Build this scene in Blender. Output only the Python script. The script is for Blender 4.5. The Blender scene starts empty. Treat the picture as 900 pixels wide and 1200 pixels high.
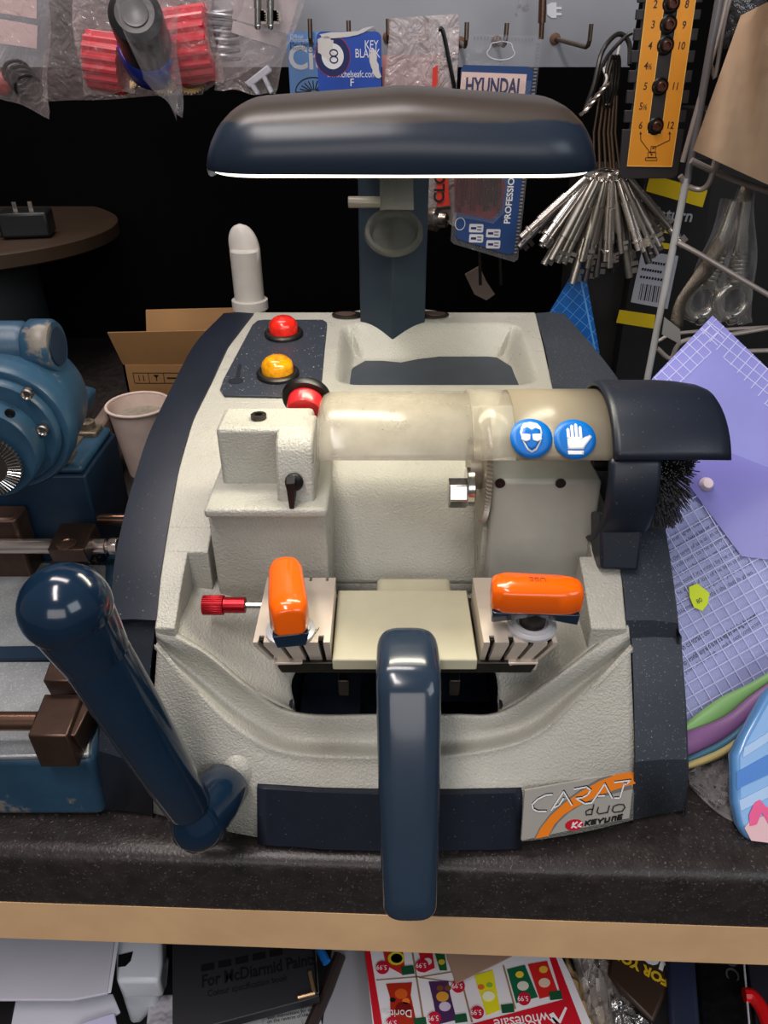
import bpy, bmesh, math, random
from math import sin, cos, tan, pi, radians, sqrt, atan, atan2
from mathutils import Vector, Matrix
random.seed(7)
C = bpy.context.scene.collection
V3 = Vector
H = .47; PIT = radians(32); F = 867.0

# ---------- turn a point of the photograph into a point of the place ----------
def ray(px, py):
    x = (px-450)/F; v = (600-py)/F
    return V3((x, cos(PIT)+v*sin(PIT), -sin(PIT)+v*cos(PIT)))
def W(px, py, z):                      # on the level z
    d = ray(px, py); t = (z-H)/d.z
    return V3((d.x*t, d.y*t, z))
def Q(px, py, Y):                      # on the upright plane Y
    d = ray(px, py); t = Y/d.y
    return V3((d.x*t, Y, H+d.z*t))
def PL(px, py, o, n):                  # on any plane
    d = ray(px, py); c = V3((0,0,H)); t = (V3(o)-c).dot(V3(n))/d.dot(V3(n))
    return c+d*t
ZP = [(.30,.02),(.33,.06),(.376,.141),(.41,.158),(.45,.173),(.50,.190),(.56,.205),(.62,.214),(.70,.222),(.80,.229),(.95,.235)]
def zp(Y):
    for (a,za),(b,zb) in zip(ZP, ZP[1:]):
        if Y <= b: return za+(zb-za)*(Y-a)/(b-a)
    return ZP[-1][1]
def S(px, py, dz=0):                   # on the machine's sloping deck
    d = ray(px, py); m = -d.z/d.y; lo, hi = .376, .95
    for _ in range(40):
        Y = (lo+hi)/2
        if H-m*Y > zp(Y)+dz: lo = Y
        else: hi = Y
    return V3((d.x/d.y*Y, Y, zp(Y)+dz))
def lerp(a, b, t): return a+(b-a)*t
def interp(tab, x):
    if x <= tab[0][0]: return tab[0][1]
    for (a,va),(b,vb) in zip(tab, tab[1:]):
        if x <= b: return va+(vb-va)*(x-a)/(b-a)
    return tab[-1][1]
def smooth(t): t = max(0, min(1, t)); return t*t*(3-2*t)
def catmull(P, n):                     # n steps per span through the points
    P = [V3(p) for p in P]; out = []
    for i in range(len(P)-1):
        p0 = P[i-1] if i > 0 else P[0]*2-P[1]
        p1, p2 = P[i], P[i+1]
        p3 = P[i+2] if i+2 < len(P) else P[-1]*2-P[-2]
        for k in range(n):
            t = k/n
            out.append(.5*((2*p1)+(p2-p0)*t+(2*p0-5*p1+4*p2-p3)*t*t+(3*p1-p0-3*p2+p3)*t**3))
    out.append(P[-1]); return out
def basis(ax, hint=V3((0,0,1))):
    ax = V3(ax).normalized()
    if abs(ax.dot(hint)) > .95: hint = V3((1,0,0))
    u = hint.cross(ax).normalized(); return u, ax.cross(u), ax

class MB:
    def __init__(s): s.v = []; s.f = []
    def add(s, vs, fs):
        o = len(s.v); s.v += [V3(p) for p in vs]; s.f += [tuple(o+i for i in f) for f in fs]; return s
    def box(s, lo, hi, M=None):
        c = [V3((x,y,z)) for x in (lo[0],hi[0]) for y in (lo[1],hi[1]) for z in (lo[2],hi[2])]
        if M is not None: c = [M @ p for p in c]
        return s.add(c, [(0,1,3,2),(4,6,7,5),(0,4,5,1),(2,3,7,6),(0,2,6,4),(1,5,7,3)])
    def hexa(s, a, b):                 # two quads a (4) and b (4)
        return s.add(list(a)+list(b), [(3,2,1,0),(4,5,6,7),(0,1,5,4),(1,2,6,5),(2,3,7,6),(3,0,4,7)])
    def prism(s, poly, vec=None, top=None):
        n = len(poly); top = top or [V3(p)+V3(vec) for p in poly]
        return s.add(list(poly)+list(top), [tuple(range(n-1,-1,-1)), tuple(range(n,2*n))]+[(i,(i+1)%n,n+(i+1)%n,n+i) for i in range(n)])
    def tube(s, P, r, n=12, cap=True, closed=False, flat=1.0, hint=V3((0,0,1))):
        P = [V3(p) for p in P]; m = len(P)
        R = r if isinstance(r, (list,tuple)) else [r]*m
        vs = []; fs = []; pu = None
        for i in range(m):
            if closed: t = P[(i+1)%m]-P[i-1]
            else: t = P[min(i+1,m-1)]-P[max(i-1,0)]
            if pu is None: u, w, a = basis(t, hint)
            else:
                a = t.normalized(); u = (pu-a*pu.dot(a)).normalized(); w = a.cross(u)
            pu = u
            for k in range(n):
                q = 2*pi*k/n; vs.append(P[i]+(u*cos(q)+w*sin(q)*flat)*R[i])
        for i in range(m if closed else m-1):
            j = (i+1)%m
            for k in range(n): fs.append((i*n+k, i*n+(k+1)%n, j*n+(k+1)%n, j*n+k))
        if cap and not closed: fs += [tuple(range(n-1,-1,-1)), tuple(range((m-1)*n, m*n))]
        return s.add(vs, fs)
    def cyl(s, a, b, r, n=20, r2=None): return s.tube([a,b], [r, r if r2 is None else r2], n)
    def lathe(s, prof, o, ax, n=32, a0=0, a1=2*pi, hint=V3((0,0,1))):   # prof (r, h)
        u, w, a = basis(ax, hint); o = V3(o); full = abs(a1-a0) > 6.28; m = n if full else n+1
        vs = [o+a*h+(u*cos(a0+(a1-a0)*k/n)+w*sin(a0+(a1-a0)*k/n))*r for r, h in prof for k in range(m)]
        fs = []
        for i in range(len(prof)-1):
            for k in range(n if full else n):
                k2 = (k+1)%m
                fs.append((i*m+k, i*m+k2, (i+1)*m+k2, (i+1)*m+k))
        if full:
            if prof[0][0] > 1e-6: fs.append(tuple(range(m-1,-1,-1)))
            if prof[-1][0] > 1e-6: fs.append(tuple(range((len(prof)-1)*m, len(prof)*m)))
        return s.add(vs, fs)
    def grid(s, rows, closed=False):
        n = len(rows[0]); vs = [p for r in rows for p in r]; fs = []
        for i in range(len(rows)-1):
            for k in range(n if closed else n-1):
                k2 = (k+1)%n; fs.append((i*n+k, i*n+k2, (i+1)*n+k2, (i+1)*n+k))
        return s.add(vs, fs)
    def loft(s, rows):                 # closed rings with end caps
        n = len(rows[0]); s.grid(rows, True); o = len(s.v)-n*len(rows)
        s.f += [tuple(o+i for i in range(n-1,-1,-1)), tuple(o+(len(rows)-1)*n+i for i in range(n))]; return s
    def ball(s, c, r, n=24, M=None):
        r = V3(r) if hasattr(r, '__len__') else V3((r,r,r)); rows = []
        for i in range(1, n//2):
            q = pi*i/(n//2); rows.append([V3((sin(q)*cos(2*pi*k/n)*r.x, sin(q)*sin(2*pi*k/n)*r.y, -cos(q)*r.z)) for k in range(n)])
        o = len(s.v); vs = [V3((0,0,-r.z)), V3((0,0,r.z))]+[p for w in rows for p in w]
        if M is not None: vs = [M @ p for p in vs]
        vs = [V3(c)+p for p in vs]; fs = []
        for i in range(len(rows)-1):
            for k in range(n): fs.append((2+i*n+k, 2+i*n+(k+1)%n, 2+(i+1)*n+(k+1)%n, 2+(i+1)*n+k))
        for k in range(n):
            fs.append((0, 2+(k+1)%n, 2+k)); e = 2+(len(rows)-1)*n; fs.append((1, e+k, e+(k+1)%n))
        return s.add(vs, fs)
    def slab(s, xa, xb, Y0, Y1, zf, th, nx=2, ny=12):   # a slab whose top follows zf
        top = []; bot = []
        for j in range(ny+1):
            Y = lerp(Y0, Y1, j/ny); a = xa(Y) if callable(xa) else xa; b = xb(Y) if callable(xb) else xb
            top.append([V3((lerp(a,b,i/nx), Y, zf(lerp(a,b,i/nx), Y))) for i in range(nx+1)])
            bot.append([V3((lerp(a,b,i/nx), Y, zp(Y)-th)) for i in range(nx+1)])
        o = len(s.v); m = nx+1; N = m*(ny+1)
        s.v += [p for r in top for p in r]+[p for r in bot for p in r]
        g = lambda j,i,t=0: o+t*N+j*m+i
        for j in range(ny):
            for i in range(nx):
                s.f += [(g(j,i),g(j,i+1),g(j+1,i+1),g(j+1,i)), (g(j,i,1),g(j+1,i,1),g(j+1,i+1,1),g(j,i+1,1))]
            s.f += [(g(j,0),g(j+1,0),g(j+1,0,1),g(j,0,1)), (g(j,nx),g(j,nx,1),g(j+1,nx,1),g(j+1,nx))]
        for i in range(nx):
            s.f += [(g(0,i),g(0,i,1),g(0,i+1,1),g(0,i+1)), (g(ny,i),g(ny,i+1),g(ny,i+1,1),g(ny,i,1))]
        return s
    def tf(s, M, start=0):
        for i in range(start, len(s.v)): s.v[i] = M @ s.v[i]
        return s

def root_off(o):
    while o.parent: o = o.parent
    return o.get('_o') or (0,0,0)
OFF = {}
def top_of(o):
    while o.parent: o = o.parent
    return o
def obj(name, mb, m, parent=None, bev=0, seg=2, ang=35, solid=0, sub=0, label=None, cat=None, group=None, kind=None, offs=-1, recalc=True, flat=False):
    me = bpy.data.meshes.new(name)
    off = V3((0,0,0))
    if parent is not None: off = OFF.get(top_of(parent).name, V3((0,0,0)))
    elif kind != 'structure' and mb.v:
        xs = [p.x for p in mb.v]; ys = [p.y for p in mb.v]; zs = [p.z for p in mb.v]
        off = V3(((min(xs)+max(xs))/2, (min(ys)+max(ys))/2, min(zs)))
    me.from_pydata([p-off for p in mb.v], [], mb.f)
    b = bmesh.new(); b.from_mesh(me)
    bmesh.ops.remove_doubles(b, verts=b.verts, dist=1e-6)
    if recalc: bmesh.ops.recalc_face_normals(b, faces=b.faces)
    b.to_mesh(me); b.free()
    if not flat:
        me.polygons.foreach_set('use_smooth', [True]*len(me.polygons)); me.set_sharp_from_angle(angle=radians(ang))
    me.materials.append(m)
    o = bpy.data.objects.new(name, me); C.objects.link(o)
    if parent is not None: o.parent = parent
    else: o.location = off; OFF[o.name] = off
    if solid:
        d = o.modifiers.new('solid', 'SOLIDIFY'); d.thickness = solid; d.offset = offs
    if sub:
        d = o.modifiers.new('sub', 'SUBSURF'); d.levels = sub; d.render_levels = sub
    if bev:
        d = o.modifiers.new('bevel', 'BEVEL'); d.width = bev; d.segments = seg; d.limit_method = 'ANGLE'; d.angle_limit = radians(40); d.use_clamp_overlap = True
    tag(o, label, cat, group, kind)
    return o
def tag(o, label=None, cat=None, group=None, kind=None):
    if label: o['label'] = label
    if cat: o['category'] = cat
    if group: o['group'] = group
    if kind: o['kind'] = kind
    return o
def thing(name, label, cat, loc=(0,0,0), group=None, rot=None):
    o = bpy.data.objects.new(name, None); C.objects.link(o); o.location = loc; o.empty_display_size = .02
    OFF[o.name] = V3(loc)
    if rot: o.rotation_euler = rot
    return tag(o, label, cat, group)
def dup(root, loc=None, rot=None, scale=None, label=None, group=None):
    r = root.copy(); C.objects.link(r)
    if loc is not None: r.location = loc
    if rot is not None: r.rotation_euler = rot
    if scale is not None: r.scale = (scale,)*3
    if label: r['label'] = label
    if group: r['group'] = group
    for ch in list(root.children):
        c = ch.copy(); C.objects.link(c); c.parent = r
        for g in list(ch.children):
            d = g.copy(); C.objects.link(d); d.parent = c
    return r

class Fr:                              # a flat working frame in the place
    def __init__(s, o, x, y):
        s.o = V3(o); s.x = V3(x).normalized(); y = V3(y); s.y = (y-s.x*y.dot(s.x)).normalized(); s.n = s.x.cross(s.y)
    def p(s, u, v, n=0): return s.o+s.x*u+s.y*v+s.n*n
    def M(s, u=0, v=0, n=0):
        M = Matrix((s.x, s.y, s.n)).transposed().to_4x4(); M.translation = s.p(u,v,n); return M
    def uv(s, p): d = V3(p)-s.o; return d.dot(s.x), d.dot(s.y)
    def px(s, px, py):                 # photo point landed on the frame, as u, v
        return s.uv(PL(px, py, s.o, s.n))
def plate(mb, fr, pts, th, n0=0):
    if sum(pts[i][0]*pts[(i+1)%len(pts)][1]-pts[(i+1)%len(pts)][0]*pts[i][1] for i in range(len(pts))) < 0: pts = pts[::-1]
    return mb.prism([fr.p(u,v,n0) for u,v in pts], top=[fr.p(u,v,n0+th) for u,v in pts])
def rrect(x0, y0, x1, y1, r, n=5):
    out = []
    for cx, cy, a in ((x1-r,y1-r,0),(x0+r,y1-r,pi/2),(x0+r,y0+r,pi),(x1-r,y0+r,1.5*pi)):
        for k in range(n+1): out.append((cx+r*cos(a+pi/2*k/n), cy+r*sin(a+pi/2*k/n)))
    return out
def ell(cx, cy, rx, ry=None, n=24, a0=0, a1=2*pi):
    ry = rx if ry is None else ry; m = n if a1-a0 > 6.28 else n+1
    return [(cx+rx*cos(a0+(a1-a0)*k/n), cy+ry*sin(a0+(a1-a0)*k/n)) for k in range(m)]
def text(name, s, M, size, m, parent=None, th=.0002, align='LEFT', sx=1.0, bold=0, shear=0, mb=None, space=1.0):
    cu = bpy.data.curves.new('t', 'FONT'); cu.body = s; cu.size = size; cu.align_x = align; cu.align_y = 'CENTER'
    cu.extrude = th; cu.offset = bold; cu.shear = shear; cu.resolution_u = 3; cu.space_character = space
    t = bpy.data.objects.new('t', cu); C.objects.link(t)
    dg = bpy.context.evaluated_depsgraph_get(); me = bpy.data.meshes.new_from_object(t.evaluated_get(dg))
    vs = [M @ V3((v.co.x*sx, v.co.y, v.co.z)) for v in me.vertices]; fs = [tuple(p.vertices) for p in me.polygons]
    bpy.data.objects.remove(t); bpy.data.curves.remove(cu); bpy.data.meshes.remove(me)
    if mb is not None: mb.add(vs, fs); return None
    b = MB(); b.add(vs, fs); return obj(name, b, m, parent, flat=True, recalc=False)

# ---------- materials ----------
def srgb(r, g, b):
    f = lambda c: (c/255/12.92 if c/255 <= .04045 else ((c/255+.055)/1.055)**2.4)
    return (f(r), f(g), f(b), 1)
MATS = {}
def mat(name, col, rough=.5, metal=0, bump=0, bscale=300, bdist=.001, vary=0, vscale=30, speck=None, sscale=600, sthr=.62,
        alpha=1, trans=0, emit=0, ecol=None, coat=0, spec=.5, rvary=0, ior=1.45, thin=False, wear=None, wscale=40, wthr=.62, sheen=0):
    if name in MATS: return MATS[name]
    m = bpy.data.materials.new(name); m.use_nodes = True; nt = m.node_tree; N = nt.nodes; L = nt.links
    p = N['Principled BSDF']; c = srgb(*col) if max(col) > 1.001 else (*col, 1)
    p.inputs['Base Color'].default_value = c; p.inputs['Roughness'].default_value = rough; p.inputs['Metallic'].default_value = metal
    p.inputs['Specular IOR Level'].default_value = spec; p.inputs['IOR'].default_value = ior
    p.inputs['Alpha'].default_value = alpha; p.inputs['Transmission Weight'].default_value = trans
    p.inputs['Coat Weight'].default_value = coat; p.inputs['Coat Roughness'].default_value = .08
    if sheen: p.inputs['Sheen Weight'].default_value = sheen
    tc = N.new('ShaderNodeTexCoord'); cur = None
    def noise(sc, det=3, rg=.6):
        n = N.new('ShaderNodeTexNoise'); n.inputs['Scale'].default_value = sc; n.inputs['Detail'].default_value = det
        n.inputs['Roughness'].default_value = rg; L.new(tc.outputs['Object'], n.inputs['Vector']); return n.outputs['Fac']
    def ramp(src, a, b):
        r = N.new('ShaderNodeMapRange'); r.inputs['From Min'].default_value = a; r.inputs['From Max'].default_value = b
        L.new(src, r.inputs['Value']); return r.outputs['Result']
    def mix(fac, A, B):
        x = N.new('ShaderNodeMix'); x.data_type = 'RGBA'; L.new(fac, x.inputs['Factor'])
        for k, v in (('A', A), ('B', B)):
            s = [i for i in x.inputs if i.name == k and i.type == 'RGBA'][0]
            if isinstance(v, tuple): s.default_value = v
            else: L.new(v, s)
        return [o for o in x.outputs if o.type == 'RGBA'][0]
    if vary:
        d = tuple(max(0, x*(1-vary)) for x in c[:3])+(1,); b_ = tuple(min(1, x*(1+vary)) for x in c[:3])+(1,)
        cur = mix(ramp(noise(vscale), .3, .7), d, b_)
    if wear:
        cur = mix(ramp(noise(wscale, 6, .7), wthr, wthr+.05), cur or c, srgb(*wear))
    if speck:
        cur = mix(ramp(noise(sscale, 1), sthr, sthr+.06), cur or c, srgb(*speck))
    if cur is not None: L.new(cur, p.inputs['Base Color'])
    if rvary: 
        r = N.new('ShaderNodeMapRange'); L.new(noise(vscale*2), r.inputs['Value']); r.inputs['From Min'].default_value=.3; r.inputs['From Max'].default_value=.7
        r.inputs['To Min'].default_value = max(0, rough-rvary); r.inputs['To Max'].default_value = min(1, rough+rvary); L.new(r.outputs['Result'], p.inputs['Roughness'])
    if bump:
        b = N.new('ShaderNodeBump'); b.inputs['Strength'].default_value = bump; b.inputs['Distance'].default_value = bdist
        L.new(noise(bscale, 2, .5), b.inputs['Height']); L.new(b.outputs['Normal'], p.inputs['Normal'])
    if emit:
        p.inputs['Emission Color'].default_value = srgb(*(ecol or col)); p.inputs['Emission Strength'].default_value = emit
    m['nt'] = 1; MATS[name] = m; return m
# ---------- shared materials ----------
hammer = mat('hammered_grey_paint', (172,170,160), .32, bump=.8, bscale=620, bdist=.0011, vary=.05, vscale=25, rvary=.06)
smoothg = mat('smooth_grey_paint', (166,166,157), .36, bump=.12, bscale=500, bdist=.0005, vary=.05, vscale=40)
navy = mat('navy_moulding', (25,31,43), .40, bump=.12, bscale=900, bdist=.0004, speck=(120,120,115), sscale=700, sthr=.74, vary=.12, vscale=20)
navy_gloss = mat('navy_gloss_plastic', (18,38,58), .16, vary=.1, vscale=30, coat=.4)
navy_grey = mat('dusty_navy_moulding', (48,54,62), .5, bump=.1, bscale=900, bdist=.0004, speck=(135,133,128), sscale=900, sthr=.68, vary=.12, vscale=20)
steel = mat('machined_steel', (170,160,150), .3, 1, vary=.1, vscale=60, rvary=.08)
steel_dark = mat('dark_steel', (70,66,62), .4, .9, vary=.2, vscale=80)
steel_bright = mat('bright_steel', (205,203,198), .2, 1)
beige_m = mat('beige_cast_metal', (190,185,160), .38, bump=.15, bscale=600, bdist=.0005, vary=.05)
black = mat('black_plastic', (14,14,15), .4)
black_matte = mat('black_matte', (6,6,7), .8)
orange = mat('orange_gloss_plastic', (240,98,8), .18, coat=.5)
red_al = mat('red_anodised', (170,18,32), .3, .6)
white_t = mat('white_print', (235,235,235), .5)
black_t = mat('black_print', (20,20,20), .5)

mach = thing('key_cutting_machine', 'grey and navy key cutting machine with two orange clamp knobs, centre of the worktop', 'machine', (0,.55,0))
G = 'body'
XL = lambda Y: interp([(.376,-.1545),(.45,-.1555),(.55,-.157),(.65,-.152),(.79,-.1475)], Y)
xl_tab = [(S(x,y).y, S(x,y).x) for x,y in [(182.7,727),(189,667),(200,600),(210,547),(227,490),(247,450),(267,407),(297,368)]]
xr_tab = [(S(x,y).y, S(x,y).x) for x,y in [(734,733),(728,669),(716,600),(700,540),(680,500),(648,455),(628,368)]]
XL = lambda Y: interp(xl_tab, Y)
XR = lambda Y: interp(xr_tab, Y)
bd = MB()
TX0, TX1, TY0, TY1, TZ = -.046, .142, .622, .766, .1965
def ztray(X, Y):
    dx = min(X-TX0, TX1-X); dy = min(Y-TY0, TY1-.012*sin((X-TX0)/(TX1-TX0)*pi*1.0)*0-Y)
    # rounded-corner distance to the rim
    r = .022
    if dx < r and dy < r: d = r-sqrt((r-min(dx,r))**2+(r-min(dy,r))**2)
    else: d = min(dx, dy)
    w = .030 if dy < dx else .016
    k = smooth(d/w) if d > 0 else 0
    return lerp(zp(Y), TZ, k)
bd.slab(XL, XR, .595, .795, ztray, .05, nx=130, ny=80)
flatz = lambda X, Y: zp(Y)
bd.slab(XL, -.042, .452, .596, flatz, .06, 2, 10)
bd.slab(XL, -.1257, .432, .453, flatz, .06, 2, 3)
bd.slab(XL, lambda Y: -.1400, .378, .433, flatz, .05, 2, 5)
bd.slab(.072, XR, .452, .596, flatz, .06, 2, 10)
bd.slab(lambda Y: .148, XR, .428, .453, flatz, .06, 2, 3)
bd.slab(lambda Y: .1385, XR, .378, .429, flatz, .05, 2, 5)
body = obj('body', bd, hammer, mach, bev=.0022, seg=3, ang=40)

def rows3(R, n=8): return [catmull([W(*p) for p in r], n) for r in R]
def dense(rows, k):                    # smooth in-between rows as well
    cols = [catmull([r[i] for r in rows], k) for i in range(len(rows[0]))]
    return [[c[j] for c in cols] for j in range(len(cols[0]))]
# front apron
R0 = [(180,953,.008),(240,968,.008),(302,981,.008),(380,988,.008),(456,990,.008),(535,989,.008),(612,986,.008),(680,976,.008),(742,961,.008)]
R1 = [(176,880,.066),(240,906,.055),(302,920,.0475),(380,925,.046),(456,927,.0455),(535,927,.046),(612,925,.0475),(680,914,.051),(744,888,.064)]
R2 = [(184,762,.127),(225,812,.105),(275,863,.079),(335,891,.062),(440,897,.058),(530,895,.059),(625,873,.069),(690,818,.099),(739,765,.127)]
R2b= [(184,757,.1275),(228,803,.106),(280,852,.081),(338,880,.064),(440,886,.060),(530,884,.061),(620,864,.070),(685,811,.100),(739,760,.1275)]
R2c= [(184,753,.1275),(232,795,.105),(286,841,.080),(340,868,.0630),(442,873,.0605),(530,872,.061),(615,853,.0705),(680,803,.100),(739,756,.1275)]
R3a= [(183,745,.137),(236,775,.118),(289,817,.0935),(343,846,.0735),(455,849,.0710),(530,848,.0715),(588,846,.0735),(642,816,.095),(738,746,.137)]
R3 = [(182.7,732,.1415),(240,766,.124),(290,806,.100),(345,836,.0765),(456,838,.0735),(530,838,.0745),(585,836,.0765),(636,806,.102),(736,733,.1415)]
R3in=[(190,731,.140),(245,764,.121),(293,803,.098),(347,834,.0725),(456,836,.0700),(530,836,.0705),(583,834,.0725),(633,803,.099),(730,732,.140)]
ap = MB(); ap.grid(rows3([R0,R1], 8)); 
up = lambda R, d: [(a,b,c+d*min(1,.05+5*(i/8)*(1-i/8))) for i,(a,b,c) in enumerate(R)]
R23 = [((a[0]+b[0])/2,(a[1]+b[1])/2,(a[2]+b[2])/2) for a,b in zip(R2c,R3a)]
ap.grid(dense(rows3([R1,up(R2,-.0010),up(R2b,.0022),up(R2c,-.0030),up(R23,-.0040),up(R3a,-.0018),up(R3,.0012),R3in], 8), 4))
obj('front_apron', ap, hammer, mach, ang=60, solid=.0025, recalc=True)
# bowls either side of the well
bw = MB()
LB = [[(183,733,.1405),(215,751,.131),(252,778,.115),(292,806,.0985),(347,834,.0735)],
      [(208,727,.1385),(235,748,.124),(268,773,.108),(303,799,.0925),(345,824,.0735)],
      [(213,700,.1375),(250,715,.125),(290,740,.112),(322,765,.101),(345,790,.090)],
      [(214,667,.139),(250,688,.1335),(300,700,.1235),(345,716,.1145),(392,742,.106)],
      [(214,645,.139),(250,672,.134),(315,680,.1215),(355,686,.1145),(402,698,.107)]]
bw.grid(dense(rows3(LB,7), 6))
obj('bowl', bw, hammer, mach, ang=60, solid=.002); bw = MB()
RB = [[(737,733,.1405),(703,750,.131),(668,778,.115),(631,807,.0985),(583,834,.0735)],
      [(708,727,.1385),(682,748,.124),(652,773,.108),(620,798,.0925),(583,824,.0735)],
      [(703,700,.1375),(668,715,.125),(632,738,.112),(604,763,.101),(581,790,.090)],
      [(703,667,.139),(670,688,.1325),(628,700,.1225),(590,716,.1145),(558,742,.106)],
      [(703,645,.139),(668,668,.1345),(612,680,.1215),(580,686,.1145),(548,698,.107)]]
bw.grid(dense(rows3(RB,7), 6)); obj('bowl', bw, hammer, mach, ang=60, solid=.002)

# chute behind the carriage
ch = MB()
CH = [[(366,470,.207),(470,470,.207),(590,470,.207)],[(370,540,.183),(470,540,.183),(582,540,.183)],[(374,600,.155),(470,600,.155),(580,600,.155)],
      [(378,655,.126),(470,655,.126),(580,655,.126)],[(380,683,.110),(470,683,.110),(580,683,.110)]]
ch.grid(dense(rows3(CH,3),6))
CF = [[(380,684,.109),(470,684,.109),(580,684,.109)],[(382,695,.098),(470,695,.098),(570,695,.098)],[(390,745,.090),(470,745,.090),(560,745,.090)]]
ch.grid(rows3(CF,2))
obj('swarf_chute', ch, hammer, mach, ang=60, solid=.002)
# well
wl = MB()
a = W(345,836,.072); b_ = W(583,836,.072); y1 = .47
wl.hexa([V3((a.x-.002,a.y+.001,.02)),V3((a.x-.002,y1,.02)),V3((a.x-.002,y1,.025)),V3((a.x-.002,a.y+.001,.025))],
        [V3((b_.x+.002,a.y+.001,.02)),V3((b_.x+.002,y1,.02)),V3((b_.x+.002,y1,.025)),V3((b_.x+.002,a.y+.001,.025))])
wl.box((a.x-.004,a.y,.02),(a.x-.002,y1,.076)); wl.box((b_.x+.002,a.y,.02),(b_.x+.004,y1,.076)); wl.box((a.x-.004,y1,.02),(b_.x+.004,y1+.002,.095))
wl.box((a.x+.001,.366,.052),(-.018,.425,.0545)); wl.box((.016,.40,.05),(b_.x,.455,.053))
obj('well_liner', wl, navy, mach)
# underside skirts that carry the deck down to the worktop
sk = MB(); sk.box((-.150,.55,.004),(.150,.785,.13)); sk.box((-.150,.40,.004),(-.100,.56,.10)); sk.box((.104,.40,.004),(.150,.56,.10))
obj('base_casting', sk, navy, mach, bev=.004)

# side covers
def cover(inner, outer, fin, fout, side):
    mb = MB(); s = -1 if side == 'l' else 1
    I = catmull([S(*p,.001) for p in inner], 5); O = catmull([S(*p,-.004) for p in outer], 5)
    I += [W(*p) for p in fin]; O += [W(*p) for p in fout]
    rows = [[i+V3((0,0,-.006)) for i in I], I, [i.lerp(o,.5)+V3((0,0,.0012)) for i,o in zip(I,O)], O,
            [o+V3((s*.004,0,-.012)) for o in O],
            [V3((o.x+s*.001, o.y+.003, min(.004+.0*o.z, o.z))) for o in O]]
    rows = [[r[k] for r in rows] for k in range(len(I))]
    mb.grid(rows)
    b = rows[0]; mb.add(b+[V3((b[0].x,b[0].y,.004))], [tuple(range(len(b)))+(len(b),)])
    return mb
lc = cover([(297,367),(267,407),(247,450),(227,490),(210,547),(200,600),(189,667),(182.7,727)],
           [(262,367),(229,402),(203,450),(176,505),(160,552),(147,598),(134,660),(129,727)],
           [(182.5,728,.135),(176,785,.112),(173,900,.058),(178,955,.004)], [(127,735,.130),(119,800,.102),(116,880,.064),(116,948,.006)], 'l')
obj('side_cover', lc, navy, mach, ang=25, solid=.003)
rc = cover([(628,367),(640,412),(648,455),(668,500),(690,545),(712,600),(728,669),(734,727)],
           [(661,367),(694,405),(728,450),(750,500),(768,562),(780,620),(790,690),(794,730)],
           [(740,748,.131),(742.5,800,.109),(745,893,.064),(742,961,.004)], [(797,748,.126),(802,815,.098),(805,890,.060),(800,950,.006)], 'r')
obj('side_cover', rc, navy_grey, mach, ang=25, solid=.003)
# front navy strips
def onapron(px, t):                    # point between R0 and R1 at photo column px
    def at(R):
        for a,b in zip(R,R[1:]):
            if px <= b[0]: k=(px-a[0])/(b[0]-a[0]); return W(px, lerp(a[1],b[1],k), lerp(a[2],b[2],k))
        return W(*R[-1])
    return at(R0).lerp(at(R1), t)
fs = MB(); pxs = [302+(611-302)*i/24 for i in range(25)]
top = [onapron(p,1)+V3((0,-.0035,.001)) for p in pxs]; bot = [onapron(p,0)+V3((0,-.0035,-.002 if 330<p<560 else -.003)) for p in pxs]
fs.grid([[t+V3((0,.006,0)) for t in top], top, bot, [t+V3((0,.006,0)) for t in bot]])
obj('front_strip', fs, navy, mach, solid=.002, ang=30)
# name plate
pa, pb, pc, pd = onapron(612,0), onapron(742,0), onapron(743,1.02), onapron(612,1.0)
npf = Fr(pa+V3((0,-.0045,0)), pb-pa, pd-pa)
def npx(x,y): return npf.px(x,y)
PLT = [npx(610,983),npx(736,957),npx(742,902),npx(614,925)]
platem = mat('brushed_name_plate', (196,192,182), .35, .35)
npl = obj('name_plate', plate(MB(), npf, PLT, .0016), platem, mach)
org_t = mat('orange_print', (243,132,32), .45); grey_t = mat('grey_print', (120,115,108), .5); red_t = mat('red_print', (196,22,44), .45)
def poly_on(name, fr, pxpts, m, par, n0=.0016, th=.0003):
    return obj(name, plate(MB(), fr, [fr.px(*p) for p in pxpts], th, n0), m, par, flat=True)
def zz(x, y): return (600+x/5.625, 880+y/5.625)
poly_on('swoosh_shadow', npf, [zz(*p) for p in [(140,565),(175,495),(240,410),(330,325),(450,240),(560,175),(630,155),(690,150),(780,215),(790,240),(700,262),(560,300),(450,345),(370,395),(300,460),(250,530),(238,550)]], grey_t, npl, .0014)
poly_on('swoosh', npf, [zz(*p) for p in [(148,565),(185,495),(250,415),(340,332),(460,250),(570,190),(680,145),(810,120),(803,205),(700,235),(600,270),(500,315),(400,365),(330,412),(270,475),(232,550)]], org_t, npl, .0016)
def strokes(name, fr, lines, w, m, par, n0, dx=0, dy=0):
    mb = MB()
    for ln in lines:
        for a, b in zip(ln, ln[1:]):
            A = V3((*fr.px(*zz(a[0]+dx,a[1]+dy)),0)); B = V3((*fr.px(*zz(b[0]+dx,b[1]+dy)),0)); d = (B-A).normalized(); q = V3((-d.y,d.x,0))*w/2; e = d*w*.3
            plate(mb, fr, [tuple((A-e-q)[:2]),tuple((B+e-q)[:2]),tuple((B+e+q)[:2]),tuple((A-e+q)[:2])], .0002, n0)
    return obj(name, mb, m, par, flat=True)
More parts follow.
